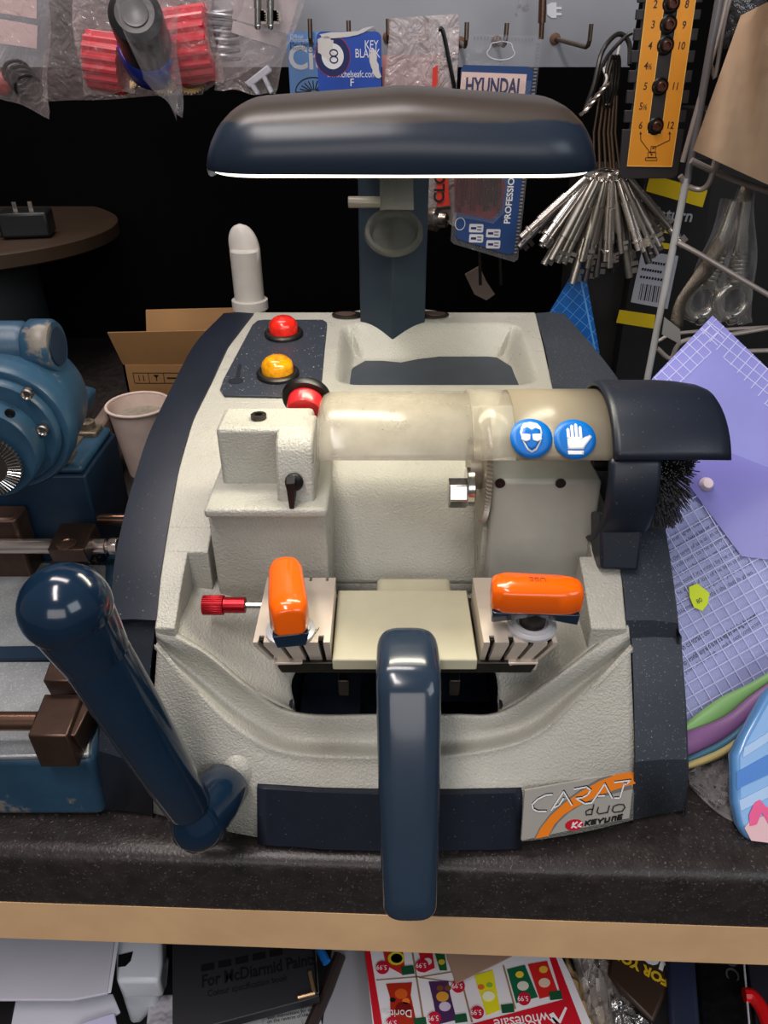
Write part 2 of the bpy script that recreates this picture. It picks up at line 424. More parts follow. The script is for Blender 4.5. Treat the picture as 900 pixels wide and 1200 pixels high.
CAR = [[(255,275),(215,278),(160,305),(125,340),(130,370),(160,385),(215,385)],
       [(250,378),(330,255),(385,345)],[(330,300),(300,345),(270,360)],
       [(400,240),(480,225),(508,245),(490,275),(455,295),(410,300),(470,335),(510,330)],
       [(515,330),(600,205),(650,300)],[(560,285),(600,282)],
       [(665,195),(768,182),(745,205),(728,205),(700,298),(665,298)]]
strokes('carat_lettering_shadow', npf, CAR, .0011, black_t, npl, .0020, 4, -6)
strokes('carat_lettering', npf, CAR, .0010, white_t, npl, .0022, 0, 0)
DUO = [[(530,340),(515,405),(480,408),(478,385),(500,372),(522,370)],[(560,358),(550,390),(565,402),(620,392),(632,348)],[(660,352),(650,380),(665,392),(715,385),(735,360),(725,340),(690,340),(660,352)]]
strokes('duo_lettering', npf, DUO, .0007, black_t, npl, .0022)
KEY = [[(480,450),(473,478)],[(508,442),(482,463),(500,474)],[(548,438),(520,443),(513,470),(542,465)],[(518,456),(543,452)],[(560,437),(570,450),(595,430)],[(572,450),(568,462)],[(608,430),(602,456),(622,452)],[(635,424),(628,450)],[(648,448),(655,422),(675,418),(670,444)],[(718,406),(692,412),(685,440),(712,434)],[(690,425),(714,421)]]
strokes('keyline_lettering', npf, KEY, .0011, black_t, npl, .0022)
EL = [npf.px(*zz(402+60*cos(a), 476+36*sin(a)-6*cos(a))) for a in [2*pi*i/24 for i in range(24)]]
obj('red_emblem', plate(MB(), npf, EL, .0003, .0018), red_t, npl, flat=True)
strokes('emblem_lettering', npf, [[(395,458),(385,492)],[(420,455),(390,478),(415,492)],[(450,455),(425,480),(445,485)]], .0010, white_t, npl, .0022)

# left tower
tw = MB()
tw.prism([V3((-.1145,.455,.205)),V3((-.1145,.492,.205)),V3((-.050,.492,.205)),V3((-.050,.455,.205))], (0,0,.047))
obj('tower_head', tw, hammer, mach, bev=.0035, seg=3)
tk = MB(); prof = [(.480,.2515),(.452,.2515),(.444,.249),(.438,.242),(.430,.206),(.480,.206)]
tk.prism([V3((-.0725,y,z)) for y,z in prof], (.0255,0,0)); obj('tower_nose', tk, hammer, mach, bev=.002, seg=2)
tl = MB(); tl.box((-.1208,.4195,.2025),(-.038,.492,.2095)); obj('tower_ledge', tl, hammer, mach, bev=.0025, seg=3)
tb = MB(); tb.box((-.1214,.430,.10),(-.040,.50,.2035)); tb.box((-.1214,.49,.10),(-.0435,.60,.185)); obj('tower_base', tb, hammer, mach, bev=.002)
sc = MB(); p = Q(303,487,.472); sc.lathe([(.0045,0),(.0055,.0005),(.0055,.003),(.0028,.0032),(.0028,.001),(0,.001)], (p.x,.472,.252), (0,0,1), 24)
obj('cap_screw', sc, steel_dark, mach)
kb = MB(); kc = Q(344,567,.428)
kb.lathe([(.0062,0),(.0062,.004),(.0045,.005),(0,.005)], kc+V3((0,.004,0)), (0.1,-1,.1), 20)
kb.hexa([kc+V3((-.0045,-.001,-.006)),kc+V3((-.0045,-.001,.006)),kc+V3((.0015,-.001,.008)),kc+V3((.002,-.001,-.006))],
        [kc+V3((-.003,-.007,-.016)),kc+V3((-.0045,-.006,.003)),kc+V3((.002,-.006,.004)),kc+V3((0,-.007,-.016))])
obj('lever_knob', kb, black, mach, bev=.0005)

# right housing
rh = MB(); rh.hexa([V3((.0757,.447,.105)),V3((.0757,.575,.105)),V3((.0757,.575,.216)),V3((.0757,.4475,.216))],
                   [V3((.152,.438,.105)),V3((.152,.575,.105)),V3((.152,.575,.216)),V3((.152,.4475,.216))])
obj('motor_housing', rh, smoothg, mach, bev=.003, seg=3)
for x, y in ((586,566),(657,566)):
    p = Q(x,y,.4468); h = MB(); h.lathe([(.0015,.0008),(.0022,-.0004),(.0034,-.0006),(.0036,.001)], p, (0,-1,0), 20)
    obj('screw_hole', h, steel_dark if x > 600 else black, mach)

# tray mat
TM = [(402,470),(404,446),(414,432),(428,424),(448,424),(470,426),(490,422),(515,419),(560,418),(582,420),(598,430),(608,440),(620,470)]
tm = MB(); tm.prism([W(x,y,TZ+.0008) for x,y in TM], (0,0,.0012)); obj('tray_mat', tm, mat('grey_rubber_mat', (56,62,70), .55, vary=.1), mach)

# control panel
cp = MB(); o = S(320,420,.0005); fr_cp = Fr(S(300,464,.0008), S(374,464,.0008)-S(300,464,.0008), S(318,376,.0008)-S(318,464,.0008))
poly = [(263,465),(258,458),(262,446),(296,382),(302,377),(310,376),(378,376),(383,379),(383,386),(376,462),(371,467)]
plate(cp, fr_cp, [fr_cp.px(*q) for q in poly], .0016)
cpm = mat('dark_dusty_panel', (44,50,60), .45, speck=(190,190,180), sscale=500, sthr=.70, wear=(110,112,112), wscale=60, wthr=.66)
cpo = obj('control_panel', cp, cpm, mach, bev=.0005)
kp = MB()
for a_, b2 in (((285,420),(277,440)),((277,440),(280,444)),): pass
fk = fr_cp
def cpz(x,y): return fk.px(200+x/3, 340+y/3)
plate(kp, fk, [cpz(240,265),cpz(250,268),cpz(244,312),cpz(228,312)], .0003, .0016)
c0 = cpz(230,325); plate(kp, fk, ell(c0[0],c0[1],.007,.006), .0003, .0016)
obj('key_symbol', kp, mat('dark_print', (22,26,34), .5), cpo, flat=True)
def lamp_btn(px, py, m, r, hgt, tilt):
    q = fk.px(px, py); b = MB(); o = fk.p(q[0],q[1],.0012)
    b.lathe([(r,0),(r,.003),(r*.93,.0045),(r*.78,.005),(r*.76,.0035),(0,.0035)], o, fk.n, 36); z = obj('bezel', b, steel_dark, mach)
    l = MB(); l.lathe([(r*.74,.003),(r*.74,.010),(r*.68,.014*hgt),(r*.5,.0175*hgt),(r*.25,.0192*hgt),(0,.0195*hgt)], o, fk.n, 36)
    obj('lens', l, m, z, ang=50)
    return o
red_l = mat('red_lens', (226,38,24), .25, vary=.2, vscale=200, coat=.3); yel_l = mat('amber_lens', (225,150,12), .2, vary=.35, vscale=150, coat=.4)
lamp_btn(333,394,red_l,.0195,1.0,0); yo = lamp_btn(326,441,yel_l,.0195,.95,0)
# red push button on a black collar beside the tower
eb = MB(); e0 = Q(360,462,.515); ax = V3((-.05,-.85,-.30)).normalized()
eb.lathe([(.013,0),(.0178,.001),(.0185,.004),(.0175,.007),(.0135,.0075),(.0135,.004)], e0, ax, 32); eo = obj('button_collar', eb, black, mach)
ec = MB(); ec.lathe([(.0133,.003),(.0133,.016),(.012,.019),(0,.019)], e0, ax, 32); obj('red_button', ec, mat('red_button_plastic', (214,40,44), .3, coat=.3), eo)
# column badges
for x, s in ((407,1),(508,-1)):
    bb = MB(); c = S(x,369.5,.001); bb.prism([c+V3((.0165*cos(a),.0105*sin(a),0)) for a in [2*pi*i/28 for i in range(28)]], (0,0,.0016))
    b2 = obj('column_badge', bb, steel_dark, mach); 
    b3 = MB(); b3.prism([c+V3((.011*cos(a)-.002*s,.006*sin(a),.0016)) for a in [2*pi*i/20 for i in range(20)]], (0,0,.0006)); obj('badge_emblem', b3, mat('bronze_relief', (120,100,88), .4, .7), b2)
sf = MB(); cY = .776
sf.prism([V3((x,y,zp(.79)-.02)) for x,y in [(-.048,.78),(-.035,.80),(-.01,.813),(.035,.813),(.062,.80),(.075,.78)]], (0,0,.0205)); obj('column_foot', sf, hammer, mach, bev=.003, seg=3)
# lamp column
def colpts(z, xs, yf):
    pass
cl = MB(); cx = .009
pl = [(cx-.034,.768),(cx,.752),(cx+.034,.766),(cx+.034,.80),(cx+.015,.812),(cx-.015,.812),(cx-.034,.80)]
cl.prism([V3((x,y,.2)) for x,y in pl], (0,0,.215)); obj('lamp_column', cl, mat('column_navy', (38,50,60), .4, vary=.1), mach, bev=.0015)
# lamp head
lh = MB(); rows = []; Xa, Xb = -.1026, .1224; N_ = 44
base = [(.4450,.4117),(.4432,.4167),(.4435,.4268),(.4478,.4369),(.4565,.4455),(.4694,.4509),(.4860,.4534),(.5040,.4542),(.5220,.4513),(.5364,.4426),(.5414,.4304),(.5414,.4160),(.5364,.4117)]
cc = V3((0,.493,.4117))
for i in range(N_+1):
    q = pi*i/N_; X = lerp(Xa, Xb, (1-cos(q))/2)
    d = min(X-Xa, Xb-X); k = sqrt(max(0, 1-(1-min(1,d/.033))**2)); k = max(k, .02)
    ridge = -.0018-.0066*abs(X-.012)/.1; bowY = .003*(1-abs(X-.012)/.115)
    rows.append([V3((X, cc.y+(y-cc.y)*(.45+.55*k)-bowY*(1 if y < .504 else 0), .4117+(z-.4117)*(k**.7)+ridge*(z-.4117)/.043)) for y,z in base])
lh.loft(rows)
hm = mat('lamp_head_paint', (36,44,56), .33, vary=.1, vscale=15)
nt = hm.node_tree; N = nt.nodes; L = nt.links; pr = N['Principled BSDF']
tc = N.new('ShaderNodeTexCoord'); sx = N.new('ShaderNodeSeparateXYZ'); L.new(tc.outputs['Object'], sx.inputs[0])
nz = N.new('ShaderNodeTexNoise'); nz.inputs['Scale'].default_value = 14; nz.inputs['Detail'].default_value = 5; L.new(tc.outputs['Object'], nz.inputs['Vector'])
ma = N.new('ShaderNodeMath'); ma.operation = 'MULTIPLY_ADD'; L.new(nz.outputs['Fac'], ma.inputs[0]); ma.inputs[1].default_value = .016; L.new(sx.outputs['Z'], ma.inputs[2])
mr = N.new('ShaderNodeMapRange'); mr.inputs['From Min'].default_value = .4435; mr.inputs['From Max'].default_value = .4450; L.new(ma.outputs[0], mr.inputs['Value'])
mx = N.new('ShaderNodeMix'); mx.data_type = 'RGBA'; L.new(mr.outputs['Result'], mx.inputs['Factor'])
ca = [i for i in mx.inputs if i.type == 'RGBA']; ca[0].default_value = srgb(34,44,58); ca[1].default_value = srgb(70,62,56)
L.new([o for o in mx.outputs if o.type == 'RGBA'][0], pr.inputs['Base Color'])
lho = obj('lamp_head', lh, hm, mach, ang=35)
df = MB(); rr = rrect(Xa+.003,.4465,Xb-.003,.534,.03,8); df.prism([V3((x,y,.4096)) for x,y in rr], (0,0,.0055))
arm = MB(); arm.prism([V3((-.022,.53,.418)),V3((.040,.53,.418)),V3((.043,.80,.402)),V3((-.025,.80,.402))], top=[V3((-.018,.53,.436)),V3((.036,.53,.436)),V3((.040,.80,.434)),V3((-.022,.80,.434))]); obj('lamp_arm', arm, navy, mach, bev=.003)
obj('lamp_diffuser', df, mat('lamp_glow', (255,250,225), .5, emit=2.6, ecol=(255,247,222)), mach, bev=.001)
# clear dust cup on the column
clear_grey = mat('frosted_clear_plastic', (84,84,78), .25, alpha=.55)
dc = MB(); u = V3((0,-.62,.78)).normalized(); c0 = Q(461.5,273,.715)
dc.lathe([(.0235,-.004),(.0262,-.002),(.0275,.001),(.0262,.004),(.0225,.004),(.0205,.0),(.0205,-.004),(0,-.004)], c0, u, 40, hint=V3((1,0,0)))
dco = obj('clear_cup', dc, clear_grey, mach)
st = MB(); a0, a1 = Q(445,246,.722), Q(485,246,.722); b0, b1 = Q(445,204,.730), Q(484,204,.730); st.hexa([a0,a1,b1,b0],[p+V3((0,.003,.001)) for p in (a0,a1,b1,b0)]); obj('cup_strap', st, clear_grey, mach)
lv = MB(); lv.tube([Q(408,237,.722),Q(446,237,.722)], .0052, 8); obj('clear_stub', lv, mat('cloudy_plastic', (120,116,104), .3), mach, bev=.0008)

# transparent guard, cutter, brush cap
gc = V3((0,.47,.217)); gm = mat('smoky_clear_guard', (168,160,144), .18, alpha=.54, vary=.12, vscale=60, bump=.05, bscale=400)
def arc(r, a0, a1, n, X): return [V3((X, gc.y-r*cos(a), gc.z+r*sin(a))) for a in [lerp(a0,a1,k/n) for k in range(n+1)]]
gd = MB(); A0, A1 = radians(31), radians(150); rows = []
for X, r in ((-.0455,.040),(-.0445,.0455),(-.042,.0495),(-.038,.0515),(-.033,.052),(.0585,.052)): rows.append(arc(r,A0,A1,26,X))
gd.grid(rows); go = obj('clear_guard', gd, gm, mach, solid=.0016, ang=60)
g2 = MB(); g2.grid([arc(.0528,A0,A1,26,X) for X in (.0580,.0865)]); obj('guard_window', g2, mat('clear_guard_window', (176,168,150), .15, alpha=.42), mach, solid=.0016, ang=60)
g3 = MB(); g3.grid([arc(.0535,A0,A1,26,X) for X in (.0860,.150)]); g3o = obj('guard_shoulder', g3, mat('guard_shoulder_plastic', (146,136,118), .28, alpha=.8), mach, solid=.0016, ang=60)
blue_t = mat('sticker_blue', (0,104,190), .4)
def sticker(px, py, icon):
    q = ray(px, py); # land on the guard cylinder
    best = None
    for k in range(400):
        a = lerp(A0, A1, k/400); Y = gc.y-.0553*cos(a); z = gc.z+.0553*sin(a); e = atan2(H-z, Y)-atan2(-q.z, q.y)
        if best is None or abs(e) < best[0]: best = (abs(e), a, Y, z)
    _, a, Y, z = best; X = q.x/q.y*Y
    R = .0555
    def cv(u, v, n): al = a+v/R; return V3((X+u, gc.y-(R+n)*cos(al), gc.z+(R+n)*sin(al)))
    def dec(name, pts, m, n, par):
        c = (sum(p[0] for p in pts)/len(pts), sum(p[1] for p in pts)/len(pts))
        rings = [[cv(lerp(c[0],p[0],t), lerp(c[1],p[1],t), n) for p in pts] for t in (.05,.35,.7,1)]
        mb = MB(); mb.grid(rings, True); mb.add(rings[0], [tuple(range(len(pts)))]); return obj(name, mb, m, par, solid=.0003, offs=1, ang=60)
    s = dec('safety_sticker', ell(0,0,.0137,.0137,32), blue_t, 0, g3o)
    k = .0137/57
    P = lambda l: [((x)*k, -(y)*k) for x,y in l]
    if icon == 'goggles':
        dec('head_symbol', P([(-30,-15),(-26,-30),(-18,-42),(0,-46),(18,-42),(27,-30),(30,-15),(26,10),(14,34),(0,42),(-12,34),(-24,10)]), white_t, .0003, s)
        dec('face_symbol', P([(-25,-10),(-22,-25),(-10,-30),(2,-22),(12,-28),(24,-22),(25,-10),(21,12),(10,30),(0,36),(-9,30),(-20,10)]), blue_t, .0006, s)
        for sx_ in (-1,1): dec('goggle_symbol', P([(sx_*3,-8),(sx_*26,-10),(sx_*28,6),(sx_*16,12),(sx_*4,8)]), white_t, .0009, s)
    else:
        dec('glove_symbol', P([(-20,30),(-20,-6),(-12,-4),(20,-4),(22,4),(40,-10),(46,-4),(26,22),(22,30)]), white_t, .0003, s)
        for i,(x,t) in enumerate(((-21,-26),(-10,-36),(1,-40),(12,-32))): dec('glove_finger', P([(x,0),(x,t),(x+4,t-4),(x+8,t),(x+8,0)]), white_t, .0003, s)
        dec('glove_cuff', P([(-20,34),(22,34),(22,44),(-20,44)]), white_t, .0003, s)
sticker(622.5,513,'goggles'); sticker(673.5,514,'glove')
# cutter wheel
cw = MB(); n = 90; hub = V3((.069,gc.y,gc.z)); vs = []; R = .0420
for side, X in ((0,.0692),(1,.0725)):
    for k in range(2*n):
        a = 2*pi*k/(2*n); r = R if (k+side*0)%2 == 0 else R-.0022
        vs.append(V3((X-(.001 if k%2 and not side else 0), gc.y+r*cos(a+side*.02), gc.z+r*sin(a+side*.02))))
m2 = 2*n; fsx = [(i,(i+1)%m2,m2+(i+1)%m2,m2+i) for i in range(m2)]
cw.add(vs, fsx+[tuple(range(m2-1,-1,-1)), tuple(range(m2,2*m2))])
cw.cyl((.0605,gc.y,gc.z),(.0700,gc.y,gc.z),.018,28); 
obj('cutter_wheel', cw, mat('cutter_satin', (168,158,142), .38, .5), mach, ang=20)
nx = MB(); nx.cyl((.0455,.452,.2035),(.0585,.452,.2035),.0108,6); nx.cyl((.058,.455,.207),(.064,.455,.207),.014,20); obj('cutter_nut', nx, steel_bright, mach, bev=.0008)
# brush cap
bc = MB(); rows = []
for X, r in ((.1475,.0565),(.1490,.0590),(.152,.0598),(.190,.0598),(.203,.0590),(.217,.0570),(.2235,.0545),(.2260,.0515)):
    rows.append(arc(r, radians(31), radians(165), 22, X))
bc.grid(rows); obj('brush_cap', bc, navy, mach, solid=.0025, ang=50)
b2 = MB(); rows = []
for X, r in ((.1455,.0525),(.1475,.0555),(.150,.0565),(.176,.0565),(.179,.0555),(.180,.0530)):
    rows.append(arc(r, radians(-62 if X < .1475 else -66), radians(32), 22, X))
b2.grid(rows); obj('brush_cap_skirt', b2, navy, mach, solid=.0025, ang=50)
tabp = MB(); ta = [Q(703,600,.424),Q(756,600,.424),W(748,669,.166),W(704,667,.166)]; tabp.hexa(ta, [p+V3((0,.02,-.012)) for p in ta]); obj('cap_tab', tabp, navy, mach, bev=.002, seg=3)
# brush
hb = MB(); hb.cyl((.180,gc.y,gc.z),(.206,gc.y,gc.z),.016,28); hb.cyl((.150,gc.y,gc.z),(.212,gc.y,gc.z),.005,16); ho = obj('brush_hub', hb, steel_dark, mach)
br = MB()
for i in range(4200):
    a = random.uniform(0, 2*pi); X = random.uniform(.182,.200); r = random.uniform(.0435,.0470); sp = (X-.192)*.8+random.gauss(0,.0015)
    d = V3((0,cos(a),sin(a))); a2 = a+random.gauss(0,.035); d2 = V3((0,cos(a2),sin(a2)))
    p0 = gc+V3((X,0,0))+d*.014; p1 = gc+V3((X+sp,0,0))+d2*r
    br.tube([p0,p1],[.00045,.00035],4)
obj('bristles', br, mat('highlit_black_nylon', (72,72,76), .25), ho, kind='stuff', recalc=False)  # black bristles, highlight on the tips put into a lighter base colour

# carriage
cl_m = mat('clamp_steel', (214,200,186), .38, .35, vary=.06, vscale=60)
cg = MB(); f0 = .355; 
cg.box((-.0335,f0,.1265),(.0605,.428,.1355)); obj('carriage', cg, beige_m, mach, bev=.001)
ub = MB(); ub.hexa([W(321,777,.1265),W(631,777,.1265),W(625,745,.1265),W(325,745,.1265)],[W(330,789,.117),W(622,789,.117),W(618,760,.117),W(333,760,.117)])
ub.box((-.05,.378,.108),(.078,.44,.119)); ub.box((-.032,.372,.085),(-.024,.385,.10)); ub.box((.045,.372,.085),(.053,.385,.10))
obj('carriage_slide', ub, steel_dark, mach, bev=.001)
for x0, x1 in ((321,355),(595,631)):
    e = MB(); e.hexa([W(x0,777,.1268),W(x1,777,.1268),W(x1,770,.1268),W(x0,770,.1268)],[W(x0+4,787,.118),W(x1-3,786,.118),W(x1-3,776,.118),W(x0+4,776,.118)]); obj('slide_end', e, cl_m, mach, bev=.0008)
sp_ = MB(); sp_.box((-.0055,.425,.105),(.0505,.452,.1295)); obj('stop_block', sp_, beige_m, mach, bev=.004, seg=3)
def clamp(x0, x1, flip):
    # plan outline with saw-cut slots along the front edge, two nicks along the back
    w = x1-x0; slots = [.10,.36,.62,.88] if not flip else [.12,.38,.64,.90]; sw = .0034; dp = .0065
    P = [(x0,.3555)]
    for s in slots:
        c = x0+w*s; P += [(c-sw/2,.3555),(c-sw/2,.3555+dp),(c+sw/2,.3555+dp),(c+sw/2,.3555)]
    P += [(x1,.3555),(x1,.4235)]
    for s in (.88,.64): c = x0+w*s; P += [(c+.001,.4235),(c+.001,.4195),(c-.001,.4195),(c-.001,.4235)]
    P += [(x0,.4235)]
    tp = [V3((x,y,.15)) for x,y in P]; md = [V3((x,y,.1475)) for x,y in P]
    def low(x,y):
        k = (x-x0)/w; xx = x+(.0075*(1-k) if not flip else -.0075*(k)); 
        return V3((xx, y+.009*(1 if y < .39 else 0), .1265))
    bt = [low(*p) for p in P]
    mb = MB(); mb.grid([bt, md, tp], True); n = len(P); mb.f += [tuple(range(2*n,3*n)), tuple(range(n-1,-1,-1))]
    core = MB()
    c = obj('clamp_block', mb, cl_m, mach, ang=30)
    core.hexa([low(x0+.002,.360),low(x1-.002,.360),low(x1-.002,.366),low(x0+.002,.366)],[V3((x0+.002,.3592,.1495)),V3((x1-.002,.3592,.1495)),V3((x1-.002,.366,.1495)),V3((x0+.002,.366,.1495))])
    core = MB(); core.hexa([V3((x0+.003+(.007 if not flip else 0),.3675,.128)),V3((x1-.003-(.007 if flip else 0),.3675,.128)),V3((x1-.003,.378,.128)),V3((x0+.003,.378,.128))],[V3((x0+.003,.3590,.1485)),V3((x1-.003,.3590,.1485)),V3((x1-.003,.378,.1485)),V3((x0+.003,.378,.1485))])
    obj('slot_shade_filler', core, black_matte, c); return c  # black filler, the shade inside the saw-cut slots put in as colour
c1 = clamp(-.0835,-.0345,False); c2 = clamp(.0635,.1105,True)
fa = Fr((-.0385,.362,.1502), (1,0,0), (0,1,0))
def letterA(x, y, par):
    f = Fr((x,y,.1501),(1,0,0),(0,1,0)); mb = MB()
    for a,b in (((-.0022,.003),(0,-.003)),((.0022,.003),(0,-.003)),((-.0014,.001),(.0014,.001))):
        A,B = V3((*a,0)),V3((*b,0)); d=(B-A).normalized(); q=V3((-d.y,d.x,0))*.00025
        plate(mb, f, [tuple((A-q)[:2]),tuple((B-q)[:2]),tuple((B+q)[:2]),tuple((A+q)[:2])], .0001)
    obj('stamped_letter', mb, black_t, par, flat=True)
letterA(-.0445,.3665,c1); letterA(.1010,.3665,c2)
for i in range(3):
    pass
# clamp screws and orange knobs
def knob(cx_, cy_, ang_, L_, w0, w1, zb, zt, tiltz=0):
    Mz = Matrix.Translation((cx_,cy_,0)) @ Matrix.Rotation(ang_,4,'Z')
    w = MB(); w.lathe([(.0095,0),(.0160,0),(.0160,.0018),(.0130,.0026),(.0128,.0040),(.0105,.0044),(.0095,.0030)], (0,0,.1505), (0,0,1), 32); w.tf(Mz); obj('clamp_washer', w, mat('satin_washer', (200,200,204), .35, .35), mach)
    s = MB(); s.cyl((0,0,.145),(0,0,zb+.002),.0085,20); s.tf(Mz); obj('clamp_stem', s, steel_dark, mach)
    k = MB(); secs = []
    n = 16
    for i in range(n+1):
        t = i/n; x = lerp(-L_/2, L_/2, t); e = sqrt(max(0,1-abs(2*t-1)**8)); w_ = lerp(w0,w1,t)/2*max(.72,e); z1 = zt+tiltz*(t-.5)-.003*(1-e); z0 = zb+tiltz*(t-.5)+.0012*(1-e)
        pts = [(-w_,z0+.003),(-w_+.002,z0),(w_-.002,z0),(w_,z0+.003),(w_*.96,z1-.004),(w_*.72,z1-.001),(0,z1+.0003),(-w_*.72,z1-.001),(-w_*.96,z1-.004)]
        secs.append([V3((x,a,b)) for a,b in pts])
    k.loft(secs); k.tf(Mz); ko = obj('knob_wing', k, orange, mach, ang=60, bev=.0015, seg=3)
    u_ = MB(); secs = []
    for i in range(n+1):
        t = i/n; x = lerp(-L_/2+.001, L_/2-.001, t); h = .007*abs(2*t-1)**.7; w_ = lerp(w0,w1,t)/2*.88; z0 = zb+tiltz*(t-.5)
        secs.append([V3((x,-w_,z0+.001)),V3((x,-w_*.8,z0-.002-h)),V3((x,w_*.8,z0-.002-h)),V3((x,w_,z0+.001))])
    u_.loft(secs); u_.tf(Mz); obj('knob_underside', u_, navy_gloss, mach, bev=.001); return ko
knob(-.0605,.366,radians(-81),.056,.0215,.0255,.1695,.1925)
k2 = knob(.0965,.3705,radians(-4),.057,.0245,.0215,.168,.188)
for i in range(1): pass
text('stamped_mark', 'UBE', Matrix.Translation((.0965,.3715,.1882)) @ Matrix.Rotation(radians(176),4,'Z'), .006, mat('faded_print', (150,50,10), .5), k2, th=.0001, align='CENTER')
# red thumb screw
ts = MB(); t0, t1, t2, t3 = W(238,709,.1435), W(262,709,.1435), W(288,709,.1435), W(312,709,.1435)
ts.cyl(t1,t2,.0056,24); 
for k in range(30):
    a = 2*pi*k/30; ts.box((0,-.0006,-.0003),(.0145,.0006,.0007), Matrix.Translation(t0) @ Matrix.Rotation(a,4,'X') @ Matrix.Translation((0,0,.0062)))
ts.cyl(t0,t1,.0063,24); to = obj('thumb_screw', ts, red_al, mach, bev=.0004)
tr = MB(); tr.cyl(t2,t3+V3((.004,0,0)),.0026,16); obj('screw_rod', tr, steel_bright, to)

# central lever
def superell(w, t, n=20, e=2.6):
    out = []
    for k in range(n):
        a = 2*pi*k/n; c, s_ = cos(a), sin(a)
        out.append((w*abs(c)**(2/e)*(1 if c >= 0 else -1), t*abs(s_)**(2/e)*(1 if s_ >= 0 else -1)))
    return out
def sweep(path, n=24, e=2.6, side=V3((1,0,0))):
    rows = []
    for i,(p,w,t) in enumerate(path):
        p = V3(p); a = V3(path[min(i+1,len(path)-1)][0])-V3(path[max(i-1,0)][0]); a.normalize()
        sd = (side-a*side.dot(a)).normalized(); up = sd.cross(a)
        rows.append([p+sd*u_+up*v_ for u_,v_ in superell(w,t,n,e)])
    return rows
def densepath(path, k):
    P = catmull([p[0] for p in path], k); Wd = catmull([V3((p[1],p[2],0)) for p in path], k)
    return [(p, w.x, w.y) for p, w in zip(P, Wd)]
lx = .0145; cvp = [((lx,.3535,.1500),.004,.003),((lx,.3530,.1505),.011,.008),((lx,.3515,.1515),.0160,.0115),((lx,.347,.1525),.0186,.0122),((lx,.336,.1530),.0193,.0125),((lx,.3215,.1525),.0194,.0125),((lx,.3165,.1500),.0193,.0125),((lx,.3125,.1450),.0192,.0125),
       ((lx+.0002,.298,.122),.0187,.0125),((lx+.0003,.284,.0985),.0182,.0125),((lx+.0006,.266,.068),.0172,.0125),((lx+.0008,.2535,.046),.0163,.0120),((lx+.0008,.2495,.038),.0152,.0108),((lx+.0008,.2475,.034),.0110,.008),((lx+.0008,.247,.033),.0040,.003)]
cv = MB(); cv.loft(sweep(densepath(cvp,4), 32, 3.4)); obj('feed_lever', cv, mat('lever_navy', (36,50,66), .2, coat=.4, vary=.08), mach, ang=50)
nk = MB(); nk.box((lx-.008,.335,.118),(lx+.008,.362,.150)); obj('lever_neck', nk, steel_dark, mach, bev=.002)
# left lever
bt_ = V3((-.159,.2885,.2335)); pv = V3((-.1185,.2945,.057))
d_ = (pv-bt_).normalized(); ln = (pv-bt_).length
lw = MB(); lw.ball(bt_, .0228, 32); lvo = obj('handle_ball', lw, navy_gloss, mach)
sh = MB(); prof = [(.0215,.004),(.0200,.017),(.0183,.032),(.0178,.0335),(.0178,.0345),(.0172,.08),(.0160,.12),(.0143,ln-.017),(.0130,ln-.012),(0,ln-.012)]
sh.lathe([(r,h) for r,h in prof], bt_, d_, 36); obj('handle_shaft', sh, navy_gloss, mach, ang=40)
jt = MB(); jt.tube([pv+d_*-.012,pv+d_*-.004,pv+d_*.004,pv+d_*.012,pv+d_*.017,pv+d_*.019],[.0125,.0165,.0185,.0165,.010,.003],28); obj('lever_joint', jt, navy_gloss, mach, ang=60)
ja = MB(); j1 = W(262,938,.052)+V3((0,.012,0)); ja.tube([pv,pv.lerp(j1,.5),j1+V3((0,.002,0)),j1+V3((.001,.006,0))],[.0188,.0182,.0160,.0110],28); obj('joint_arm', ja, navy_gloss, mach, ang=60)
bs = MB(); j2 = j1+V3((.006,.006,0)); bs.ball(j1+V3((.006,.016,-.004)),(.015,.014,.019),32); obj('joint_boss', bs, hammer, mach, ang=60)
wt = thing('worktop', 'black speckled laminate worktop with a pale wooden edging strip along the front', 'worktop', (0,.6,-.06))
# front edge runs slightly askew
A_ = W(-120,985,0); B_ = W(1020,1021,0); dx = (B_-A_).normalized()
lam = mat('black_speckled_laminate', (42,37,36), .36, bump=.5, bscale=420, bdist=.0005, speck=(88,82,79), sscale=480, sthr=.66, vary=.35, vscale=70, wear=(58,53,51), wscale=160, wthr=.58)
nrm = V3((dx.y,-dx.x,0))
def sect(P0): return [P0+nrm*n_+V3((0,0,z)) for n_,z in ((-1.06,0),(-.004,0),(0,-.0004),(.005,-.003),(.0078,-.008),(.0082,-.015),(.0082,-.0575),(-1.06,-.0575))]
m = MB(); m.loft([sect(A_-dx*.5), sect(B_+dx*.5)]); obj('laminate_top', m, lam, wt, ang=40)
m = MB(); Ax, Bx = A_-dx*.5, B_+dx*.5
def sect2(P0): return [P0+nrm*n_+V3((0,0,z)) for n_,z in ((-.02,-.0577),(.0086,-.0577),(.0086,-.1065),(-.02,-.1065))]
m.loft([sect2(Ax), sect2(Bx)])
wood = mat('beech_edging', (232,190,142), .45, vary=.06, vscale=20)
obj('wood_edging', m, wood, wt)
